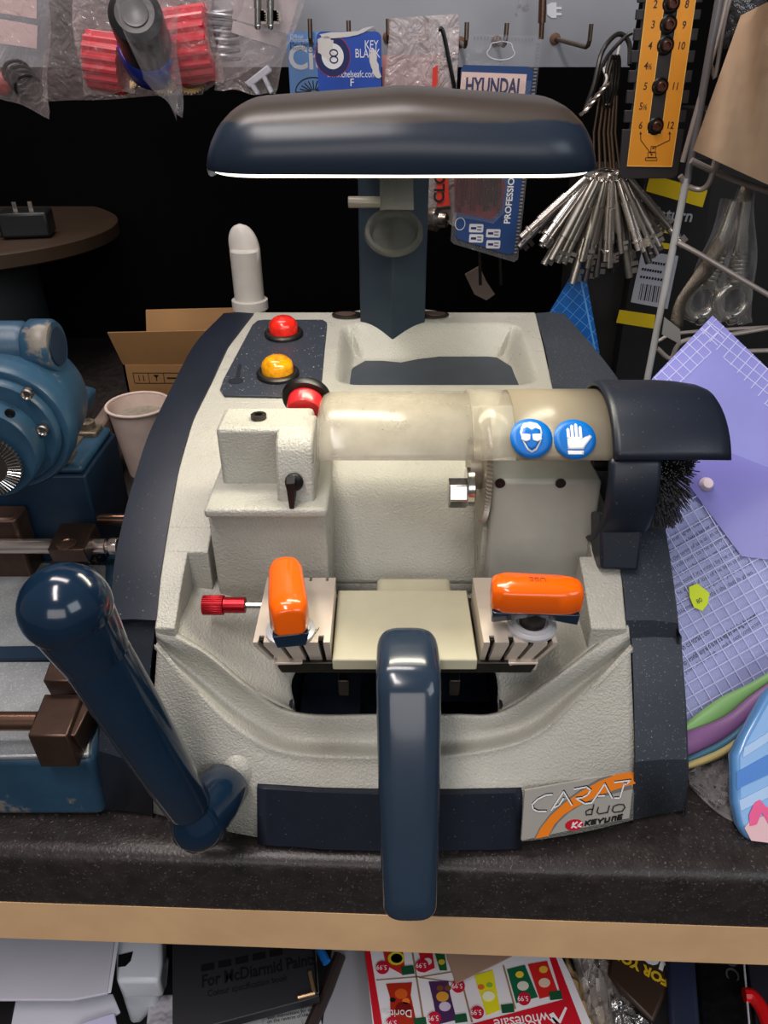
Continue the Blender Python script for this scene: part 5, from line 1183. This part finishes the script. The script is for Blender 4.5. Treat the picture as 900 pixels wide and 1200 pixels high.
# blue folder behind the machine
ff = Fr(Q(640,372,.86), (1,0,.0), (0,.15,1)); FP = [(640,372),(677,309),(684,312),(700,400),(706,440),(640,440)]
m = MB(); plate(m, ff, [ff.px(*p) for p in FP], .0015, 0); bfo = obj('mesh_folder', m, foldmat('blue_folder_film', (18,92,170), .93), None, label='bright blue gridded plastic folder corner behind the grey machine', cat='folder')
gridlines(ff, [ff.px(*p) for p in FP], .011, radians(52), whb, bfo, .0016, .0005)
m = MB(); line_(m, ff, ff.px(677,312), ff.px(697,410), .002, .0016); obj('folder_seam', m, whb, bfo, flat=True)
# leaning folders, right
pb0 = V3((0,.40,.026)); pt0 = V3((0,.62,.28)); up_ = (pt0-pb0).normalized()
def lean(off): 
    fr = Fr(V3((.2,.40,.026)), (1,0,0), up_); fr.o = fr.o+fr.n*off; return fr
lf = lean(0); LP = lambda pts, fr: [fr.px(*p) for p in pts]
P1 = [(748,468),(768,440),(838,367),(930,455),(930,800),(798,800),(782,690),(758,560)]
m = MB(); plate(m, lf, LP(P1,lf), .0012, -.006); fo1 = obj('mesh_folder', m, foldmat('violet_folder_film', (138,138,206), .95), None, label='large violet plastic folder leaning at the right of the machine', cat='folder')
gridlines(lf, LP([(768,440),(838,367),(858,388),(790,458)],lf), .0085, radians(43), whl, fo1, -.0047, .0006); gridlines(lf, LP([(838,367),(930,455),(930,505),(822,385)],lf), .0085, radians(-42), whl, fo1, -.0047, .0006)
# white printed sheet inside
lf2 = lean(.0); P2 = [(762,570),(775,560),(900,640),(930,660),(930,790),(806,850),(801,850),(795,740),(778,650)]
m = MB(); plate(m, lf2, LP(P2,lf2), .0005, -.003); sh1 = obj('printed_sheet', m, mat('lilac_paper', (164,168,212), .6), None, label='printed white sheet of text inside the violet folder', cat='paper')
txm = mat('sheet_print', (34,34,58), .6)
def sheet_line(s, x0, y0, x1, y1, size, par, fr, n0, bold=0):
    a = V3((*fr.px(x0,y0),0)); b = V3((*fr.px(x1,y1),0)); d = (b-a).normalized(); L_ = (b-a).length
    f2 = Fr(fr.p(a.x,a.y,n0), fr.x*d.x+fr.y*d.y, fr.x*(-d.y)+fr.y*d.x); text('printed_line', s, f2.M(0,0,0), size, txm, par, th=.00005, bold=bold, sx=min(1, L_/(.47*size*len(s))))
lines = ['customer agrees that the details given', 'of the item as listed below on this page', 'and the terms of sale as set out in this', 'with reference to the supply of goods', 'are not transferable to any other party', 'unless stated in writing by the company', 'in the event of loss of the item stated', 'please retain this page for your record']
for k in range(9): sheet_line(lines[k%8], 778+k*1.6, 640+k*10, 868+k*4, 581+k*10, .0048, sh1, lf2, -.0024)
sheet_line('in contract do -', 800, 760, 842, 733, .0068, sh1, lf2, -.0024, .0001)
sheet_line('to provide any and is not a legally binding document', 802, 778, 903, 710, .0062, sh1, lf2, -.0024, .00015)
sheet_line('your shop using ... and is not connected', 804, 788, 908, 718, .0048, sh1, lf2, -.0024)
# front gridded film
P3 = [(774,630),(778,590),(800,572),(930,572),(930,760),(930,775),(804,852),(800,850),(794,740)]
m = MB(); plate(m, lf, LP(P3,lf), .0006, 0); fo2 = obj('mesh_folder', m, mat('clear_lilac_film', (140,150,200), .12, alpha=.08, coat=.5), None, label='clear gridded plastic folder over the printed sheet, right of the machine', cat='folder')
gridlines(lf, LP([(776,640),(778,592),(800,572),(930,572),(930,775),(804,852),(735,860)],lf), .0095, radians(28), whl, fo2, .0007, .0006)
P4 = [(800,560),(826,520),(930,560),(930,660),(868,652)]
m = MB(); plate(m, lf, LP(P4,lf), .0005, .001); fo3 = obj('film_flap', m, mat('violet_flap_film', (132,128,204), .2, alpha=.7, coat=.5), None, label='darker violet film flap over the upper part of the printed sheet', cat='film')
m = MB(); plate(m, lf, LP([(806,688),(816,684),(830,695),(828,708),(822,716),(812,712),(807,700)],lf), .0006, .0016); stk = obj('price_sticker', m, mat('lime_sticker', (206,226,20), .5), None, label='lime yellow price sticker stuck on the clear gridded folder', cat='sticker')
sheet_line('80', 815, 706, 822, 702, .005, stk, lf, .0024)
m = MB(); c_ = lf.p(*lf.px(826,568),.001); m.lathe([(.0055,0),(.0058,.002),(.004,.006),(0,.007)], c_, lf.n, 24); obj('folder_button', m, mat('cream_button', (214,196,204), .4), fo3)
# coloured sheets curling below the folders
def curl(name, top, bot, mm, label, off):
    a = catmull([lean(off).p(*lean(off).px(x,y)) for x,y in top],6); b = catmull([lean(off).p(*lean(off).px(x,y)) for x,y in bot],6); m = MB()
    m.grid([a,[p.lerp(q,.5)+V3((0,-.001,.001)) for p,q in zip(a,b)],b]); return obj(name, m, mm, None, solid=.0006, label=label, cat='folder', ang=70)
curl('coloured_wallet', [(790,858),(840,820),(880,800),(930,770)], [(790,866),(845,848),(880,818),(930,782)], mat('green_film', (140,190,120), .35), 'pale green plastic wallet edge under the gridded folder', .003)
curl('coloured_wallet', [(790,862),(845,842),(880,815),(930,780)], [(790,898),(845,872),(880,845),(930,800)], mat('mauve_film', (146,104,156), .35), 'mauve plastic wallet edge curling under the green one', .006)
curl('coloured_wallet', [(790,894),(845,868),(880,840),(930,798)], [(790,902),(845,880),(880,852),(930,808)], mat('teal_film', (70,120,146), .35), 'teal blue plastic wallet edge under the mauve one', .009)
curl('coloured_wallet', [(790,899),(845,877),(880,850),(930,806)], [(790,907),(845,888),(880,862),(930,816)], mat('straw_film', (196,180,120), .35), 'straw yellow plastic wallet edge, lowest of the coloured wallets', .012)
# crumpled clear wrap on the worktop
m = MB(); rows = []; rw = random.Random(3)
for j in range(15):
    v = j/14; row = []
    for i in range(19):
        u = i/18; x = lerp(lerp(806,800,v), lerp(900,872,v), u); y = lerp(lerp(900,918,v), lerp(870,968,v), u) if True else 0
        x = lerp(804,880,u)+v*5; y = lerp(900-25*u, 922+44*sin(min(1,u*1.05)*pi*.55), v)
        row.append(W(x, y, .0015+.012*abs(sin(u*9+v*5))*rw.uniform(.2,1)*(.3 if v > .9 else 1)))
    rows.append(row)
m.grid(rows); obj('crumpled_wrap', m, clearplastic('glossy_clear_wrap',(200,195,195),.16,.8,.06,45), None, label='crumpled clear plastic wrap lying on the worktop beside the machine corner', cat='plastic wrap', ang=25)
# blue patterned pack at the right edge
pf = Fr(W(890,965,.012), (1,.1,0), (0,.70,.72)); PP = [(878,985),(868,968),(862,940),(861,885),(872,862),(900,812),(960,760),(960,1000),(905,990)]
m = MB(); plate(m, pf, [pf.px(*p) for p in PP], .012, -.012); pk = obj('blue_pack', m, mat('pack_sky_blue', (96,150,206), .25, coat=.5), None, bev=.004, seg=3, label='blue striped glossy pack at the right edge of the worktop', cat='pack')
def stripe(nm, pts, mm, n0): m = MB(); plate(m, pf, [pf.px(*p) for p in pts], .0003, n0); obj(nm, m, mm, pk, flat=True)
stripe('blue_stripe', [(863,905),(960,850),(960,880),(863,925)], mat('stripe_mid_blue', (48,116,196), .3), .0001)
stripe('pale_stripe', [(866,938),(960,890),(960,905),(868,950)], mat('stripe_pale', (160,190,226), .3), .0001)
stripe('pale_stripe', [(872,876),(920,845),(960,815),(960,830),(870,888)], mat('stripe_pale', (160,190,226), .3), .0001)
stripe('flesh_patch', [(880,985),(872,970),(880,960),(900,955),(960,955),(960,995),(905,988)], mat('pale_flesh', (214,176,180), .4), .0002)
stripe('pink_shape', [(884,940),(890,937),(896,944),(905,950),(920,950),(925,968),(900,966),(892,952),(886,966),(878,968),(877,955)], mat('hot_pink', (222,70,130), .3), .0005)
# ---------- things on the shelf below the worktop ----------
m = MB(); m.box((-1.2,.305,-.356),(1.2,.93,-.341)); obj('lower_shelf', m, mat('dark_shelf_board', (34,32,32), .6), None, label='dark board shelf under the worktop holding papers and packets', cat='shelf')
m = MB(); m.box((-1.2,.93,-.90),(1.2,.95,-.06)); obj('wall_under', m, mat('black_under', (12,12,13), .8), kind='structure')
def under(pts, z, th, name, mm, label=None, cat=None, par=None, bev=.001, seg=2):
    m = MB(); m.prism([W(x,y,z-th) if False else W(x,y,z)+V3((0,0,-th)) for x,y in pts], top=[W(x,y,z) for x,y in pts]); return obj(name, m, mm, par, bev=bev, seg=seg, label=label, cat=cat)
wpp = mat('white_office_paper', (206,206,218), .6, vary=.04, vscale=10)
under([(-60,1085),(138,1085),(126,1164),(85,1172),(-60,1172)], -.24, .003, 'paper_sheet', mat('grey_white_paper', (196,194,206), .6, vary=.06, vscale=8), 'large pale sheet of paper under the worktop at far left', 'paper')
under([(137,1085),(142,1085),(130,1163),(126,1164)], -.2385, .001, 'plastic_sleeve', mat('sleeve_edge', (222,222,232), .3), 'clear sleeve edge at the right of the large pale sheet', 'sleeve')
under([(18,1172),(132,1164),(141,1186),(90,1215),(10,1215)], -.27, .003, 'paper_sheet', wpp, 'white folded sheet lying below the large pale sheet', 'paper')
under([(90,1200),(134,1186),(140,1215),(90,1215)], -.265, .002, 'paper_sheet', mat('lilac_white_paper', (196,194,224), .6), 'small lilac white sheet at the bottom beside the appliance', 'paper')
wap = mat('white_appliance_plastic', (214,218,226), .35)
app = thing('white_appliance', 'white rounded plastic appliance under the worktop beside the papers', 'appliance', W(165,1150,-.30))
m = MB(); T = [W(x,y,-.25) for x,y in [(135,1080),(190,1080),(190,1128),(186,1150),(136,1150)]]
m.prism([p+V3((0,0,-.03)) for p in T], top=T); obj('lid', m, wap, app, bev=.004, seg=3)
m = MB(); a = [W(136,1150,-.25),W(186,1146,-.25),W(184,1178,-.30),W(164,1200,-.33),W(152,1200,-.33)]; m.prism([p+V3((0,.03,-.02)) for p in a], top=a); obj('front', m, wap, app, bev=.004, seg=3)
under([(139,1119),(156,1115),(153,1126),(147,1132),(138,1133)], -.2493, .001, 'display_window', black, None, None, app, 0)
bk = thing('black_binder', 'black binder with embossed lettering and a brass corner under the worktop', 'binder', W(290,1150,-.25))
m = MB(); T = [W(x,y,-.235) for x,y in [(202,1085),(368,1085),(374,1167),(360,1172),(240,1204),(202,1210)]]; m.prism([p+V3((0,0,-.012)) for p in T], top=T); obj('cover', m, mat('binder_black', (34,34,38), .5), bk, bev=.001)
bfr = Fr(W(236,1150,-.2348), W(330,1131,-.2348)-W(236,1150,-.2348), (0,1,0)); 
if bfr.n.z < 0: bfr.n = -bfr.n
emb = mat('embossed_black', (20,20,22), .35)
u, v = bfr.px(236,1151); text('embossed_lettering', 'For McDiarmid Paints', bfr.M(u,v,0), .0145, emb, bk, sx=.8, bold=.0003)
u, v = bfr.px(243,1165); text('embossed_lettering', 'Colour specification book', bfr.M(u,v,0), .0078, emb, bk, sx=.85)
m = MB()
for k in range(5):
    a = bfr.px(236+k*20,1135-k*4.2); b = bfr.px(251+k*20,1132-k*4.2); plate(m, bfr, [(a[0],a[1]-.003),(b[0],a[1]-.003),(b[0],a[1]+.003),(a[0],a[1]+.003)], .0003)
obj('embossed_bar', m, emb, bk, flat=True)
gold = mat('brass_corner', (214,180,140), .25, .8)
m = MB(); m.tube([W(363,1139,-.233),W(368,1163,-.233)], .0018, 8); m.tube([W(369,1164,-.233),W(349,1169,-.233)], .0018, 8); obj('brass_corner', m, gold, bk)
m = MB(); m.tube([W(366,1080,-.233),W(372,1164,-.233)], .0012, 8); obj('silver_edge', m, steel_bright, bk)
under([(175,1165),(203,1165),(203,1215),(170,1215)], -.30, .004, 'crumpled_tissue', mat('crumpled_white', (170,168,176), .6, bump=1, bscale=60, bdist=.01), 'crumpled pale tissue between the appliance and the black binder', 'tissue')
under([(240,1203),(335,1178),(372,1170),(380,1215),(240,1215)], -.26, .002, 'paper_sheet', mat('dim_white_paper', (166,166,172), .6), 'pale printed sheet poking out under the black binder', 'paper')
ps = under([(310,1186),(352,1175),(356,1215),(305,1215)], -.2585, .0006, 'leaflet', mat('grey_leaflet', (150,152,152), .6), 'small grey printed leaflet under the brass corner of the binder', 'leaflet')
for k, s in enumerate(('and keys can be supplied','with instructions for use','on the reverse of this slip')):
    f_ = Fr(W(313,1188+k*5,-.2582), (1,.18,0), (-.18,1,0)); text('printed_line', s, f_.M(0,0,0), .0042, black_t, ps, th=.00005)
tb_ = MB(); tb_.tube([W(398,1120,-.26),W(383,1160,-.26),W(360,1212,-.26)], .006, 10); obj('dark_tool', tb_, mat('dark_brown_tool', (52,42,40), .4), None, label='dark slim tool lying between the binder and the grey board', cat='tool')
m = MB(); m.box((-.075,.352,-.25),(-.070,.40,-.235)); m = MB(); m.tube([W(374,1112,-.25),W(383,1128,-.25)], .004, 10); obj('blue_tag', m, mat('blue_tag', (30,110,190), .4), None, label='small blue tag beside the top of the binder', cat='tag')
under([(392,1085),(424,1085),(440,1215),(376,1215)], -.262, .004, 'grey_board', mat('grey_board', (150,150,156), .5), 'plain grey board between the binder and the red bordered leaflet', 'board')
# offers leaflet
Zl = -.25; lfm = mat('leaflet_white', (226,222,226), .45); lrd = mat('leaflet_red', (196,14,36), .45)
ofl = under([(425,1085),(640,1085),(668,1140),(700,1215),(438,1215)], Zl, .002, 'offers_leaflet', lfm, 'white and red wholesale offers leaflet with snack pictures', 'leaflet')
def zl(x,y): return (420+x/3.4615, 1100+y/3.4615)
def lp_(nm, pts, mm, par=ofl, n0=.0001): m = MB(); P = [W(*zl(*p),Zl) for p in pts]; m.prism([p+V3((0,0,n0)) for p in P], (0,0,.0003)); return obj(nm, m, mm, par, flat=True)
lp_('red_border', [(20,-60),(48,-60),(48,50),(105,400),(70,400),(25,50)], lrd); lp_('red_border', [(440,352),(828,248),(870,400),(300,400),(330,380)], lrd); lp_('red_border', [(770,60),(795,60),(905,346),(925,400),(870,400),(825,240)], lrd)
lnm = mat('leaflet_lines', (150,120,90), .5)
for a,b,c_,d_2 in ((( 72,166),(246,152),(246,157),(72,171)),((215,50),(222,50),(270,346),(262,346)),((246,155),(420,180),(420,184),(246,160)),((420,190),(427,190),(465,340),(457,340)),((585,110),(591,108),(640,285),(633,287)),((245,155),(395,130),(395,135),(245,160))): lp_('divider_line', [a,b,c_,d_2], lnm)
def packet(pts, c1, c2, c3, blobs):
    p = lp_('snack_picture', pts, mat('snack_%d_%d_%d' % c1, c1, .4), ofl, .0003); cx_ = sum(q[0] for q in pts)/len(pts); cy_ = sum(q[1] for q in pts)/len(pts)
    for bx, by, r, cc_ in blobs: lp_('picture_patch', [(cx_+bx+r*cos(a), cy_+by+r*.8*sin(a)) for a in [2*pi*i/12 for i in range(12)]], mat('patch_%d_%d_%d' % cc_, cc_, .4), p, .0007)
    return p
packet([(112,184),(218,178),(212,230),(238,350),(132,350),(128,240)], (170,40,18), 0, 0, [(0,-30,26,(214,90,30)),(20,0,16,(232,120,40)),(-34,-5,12,(20,16,16)),(10,30,34,(120,16,14))])
packet([(285,175),(365,172),(372,225),(398,330),(320,350),(305,260)], (72,40,84), 0, 0, [(-10,-50,14,(120,70,40)),(22,-50,14,(120,70,40)),(0,-15,26,(214,150,50)),(10,25,24,(206,190,214))])
packet([(470,150),(545,128),(575,290),(520,312)], (222,214,30), 0, 0, [(-30,-22,14,(214,110,40)),(4,-30,13,(130,180,60)),(0,15,26,(236,234,200))])
packet([(602,125),(675,108),(728,238),(640,262)], (20,96,62), 0, 0, [(-8,-36,17,(232,200,60)),(6,10,24,(214,210,196))])
packet([(688,105),(765,92),(812,225),(735,245)], (204,36,34), 0, 0, [(0,-40,18,(232,180,60)),(4,14,24,(226,196,170))])
packet([(100,50),(180,50),(188,110),(185,150),(112,110)], (190,40,40), 0, 0, [(0,-12,34,(214,200,40)),(2,-12,24,(90,90,70))])
packet([(245,58),(300,60),(310,120),(265,140)], (204,30,48), 0, 0, [(0,0,18,(236,226,226))])
packet([(310,60),(350,66),(360,130),(330,130)], (30,100,50), 0, 0, [(0,0,14,(214,196,60))])
for x,y in ((98,120),(258,112),(138,345),(308,325),(482,302),(672,246),(405,195)): 
    p = lp_('price_disc', [(x+27*cos(a),y+27*sin(a)) for a in [2*pi*i/20 for i in range(20)]], mat('price_red', (190,20,50), .4), ofl, .0010)
    f_ = Fr(W(*zl(x+18,y-4),Zl+.0014), (-1,0,0), (0,-1,0)); text('price_lettering', '5.99', f_.M(0,0,0), .0058, wt_, p, th=.00005)
for x,y in ((200,130),(415,325),(605,285),(800,232),(250,340)): lp_('green_flash', [(x-28,y-14),(x+22,y-20),(x+28,y+14),(x-22,y+20)], mat('dark_green_print', (24,80,50), .4), ofl, .0008)
fr_l = Fr(W(*zl(770,318),Zl+.0006), (-1,-.12,0), (.12,-1,0)); text('wholesale_lettering', 'wholesale', fr_l.M(-.001,0,0), .0125, wt_, ofl)
fr_l = Fr(W(*zl(740,345),Zl+.0006), (-1,-.12,0), (.12,-1,0)); text('wholesale_lettering', 'FOODS', fr_l.M(-.001,0,0), .010, wt_, ofl)
fr_l = Fr(W(*zl(200,302),Zl+.0014), (-1,0,0), (0,-1,0)); text('snack_lettering', 'Doritos', fr_l.M(-.004,0,0), .0085, wt_, ofl)
for pts in ([(772,310),(790,300),(812,330),(838,278),(846,284),(820,345),(800,345)],[(790,345),(815,345),(790,320),(775,330)]): lp_('wholesale_emblem', pts, wt_, ofl, .0006)
m = MB(); T = [W(x,y,-.225) for x,y in [(519,1085),(602,1085),(600,1120),(534,1152),(524,1122)]]; m.prism([p+V3((0,0,-.002)) for p in T], top=T); obj('brown_paper_flap', m, mat('brown_wrapping', (160,128,108), .7), None, label='brown paper flap hanging over the offers leaflet', cat='paper')
# foil and clear packets
foil = mat('silver_foil', (206,204,204), .2, .85, bump=1, bscale=45, bdist=.02); 
def crump(name, pts, z, mm, label, cat, amp=.010, seed=1):
    m = MB(); rows = []; r_ = random.Random(seed); tl,tr,br2,bl = [W(x,y,z) for x,y in pts]
    for j in range(13):
        v = j/12; rows.append([((tl*(1-u)+tr*u)*(1-v)+(bl*(1-u)+br2*u)*v)+V3((0,0,amp*r_.uniform(-1,1)*(.4 if u in (0,1) else 1))) for u in [i/12 for i in range(13)]])
    m.grid(rows); b0 = [[p+V3((0,0,-.02)) for p in rows[0]]]; return obj(name, m, mm, None, solid=.0008, label=label, cat=cat, ang=20)
crump('clear_wrapper', [(660,1090),(725,1090),(742,1215),(700,1215)], -.27, clearplastic('foil_film',(214,206,200),.35,.9,.08,60), 'crinkled clear wrapper beside the offers leaflet', 'wrapper', .008, 2)
crump('foil_wrapper', [(680,1085),(728,1085),(745,1180),(705,1180)], -.285, foil, 'crinkled silver foil wrapper beside the brown pouch', 'wrapper', .010, 4)
crump('cream_wrapper', [(662,1120),(700,1160),(720,1215),(668,1215)], -.30, mat('cream_wrapper', (206,176,130), .4), 'cream coloured packet under the clear wrapper', 'wrapper', .004, 6)
crump('foil_wrapper', [(715,1165),(765,1200),(762,1220),(722,1220)], -.262, foil, 'bright folded foil edge below the brown pouch', 'wrapper', .006, 9)
pc = under([(722,1085),(795,1085),(782,1160),(766,1198),(725,1158),(712,1140)], -.255, .006, 'brown_pouch', mat('brown_pouch', (58,42,32), .4), 'dark brown pouch with white and yellow lettering', 'pouch', None, .003)
fp = Fr(W(783,1151,-.2545), (-1,.62,0), (-.62,-1,0)); text('pouch_lettering', 'FOR YOUR', fp.M(0,.0,0), .0120, mat('yellow_print', (226,186,30), .5), pc, bold=.0005)
text('pouch_lettering', 'HOME', fp.M(-.004,-.016,0), .021, white_t, pc, bold=.0009)
under([(778,1085),(812,1085),(822,1215),(786,1215)], -.25, .01, 'navy_roll', mat('navy_cloth', (28,36,60), .6, vary=.2), 'navy blue soft wrap between the brown pouch and black packet', 'wrap', None, .004)
bp_ = under([(813,1085),(868,1085),(884,1215),(824,1215)], -.255, .01, 'black_packet', mat('black_glossy_packet', (16,16,18), .25, bump=.6, bscale=40, bdist=.01), 'glossy black packet right of the navy wrap', 'packet', None, .004)
fp = Fr(W(856,1128,-.2543), (-.3,-1,0), (1,-.3,0)); text('packet_lettering', 'OC', fp.M(-.01,0,0), .017, mat('grey_packet_print', (70,66,60), .5), bp_)
m = MB(); m.tube([W(868,1085,-.25),W(878,1200,-.25)], .0009, 8); obj('white_edge_card', m, mat('white_clip', (196,196,204)), None, label='thin white card edge right of the black packet', cat='card')
m = MB(); m.tube(catmull([W(872,1166,-.25),W(882,1168,-.25),W(894,1185,-.25),W(905,1215,-.25)],6), .006, 10); obj('red_cable', m, mat('red_rubber', (214,20,26), .35), None, label='bright red cable curving at the bottom right corner', cat='cable')
under([(870,1085),(960,1085),(960,1215),(888,1215)], -.27, .01, 'dark_grey_packet', mat('dark_grey_packet', (40,38,46), .4), 'dark grey packet at the bottom right under the red cable', 'packet')
# ---------- camera ----------
cam = bpy.data.cameras.new('camera'); co = bpy.data.objects.new('camera', cam); C.objects.link(co)
co.location = (0,0,H); co.rotation_euler = (pi/2-PIT,0,0); cam.sensor_fit = 'VERTICAL'; cam.sensor_height = 36; cam.lens = 36*F/1200; cam.clip_start = .01
bpy.context.scene.camera = co
# ---------- light ----------
def area(name, loc, rot, sx_, sy_, power, col, spread=180):
    l = bpy.data.lights.new(name, 'AREA'); l.shape = 'RECTANGLE'; l.size = sx_; l.size_y = sy_; l.energy = power; l.color = col; l.spread = radians(spread)
    o = bpy.data.objects.new(name, l); C.objects.link(o); o.location = loc; o.rotation_euler = rot; return o
area('machine_lamp_light', (.010,.490,.4090), (radians(-6),0,0), .20, .07, 1.15, (1,.93,.74))
area('ceiling_strip_light', (-.35,-.25,1.9), (0,0,radians(10)), .25, 1.2, 24, (1,.92,.89))
area('right_front_fill', (1.6,-1.2,1.5), (radians(55),0,radians(50)), 1.2, 1.0, 14, (.85,.92,1))  # added cool fill from front right for the shelf below, no window there
area('rear_ceiling_light', (-.45,1.0,2.1), (0,0,radians(80)), .3, 1.3, 22, (1,.90,.86))
area('front_fill', (-.1,-2.2,1.3), (radians(78),0,0), 2.0, 1.0, 19, (1,.95,.93))  # fill added behind the camera to brighten front-facing surfaces
w = bpy.data.worlds.new('world'); bpy.context.scene.world = w; w.use_nodes = True
w.node_tree.nodes['Background'].inputs[0].default_value = (.9,.93,1,1); w.node_tree.nodes['Background'].inputs[1].default_value = .10
vs_ = bpy.context.scene.view_settings; vs_.view_transform = 'Standard'; vs_.look = 'None'; vs_.exposure = 0; vs_.gamma = 1; vs_.use_curve_mapping = False
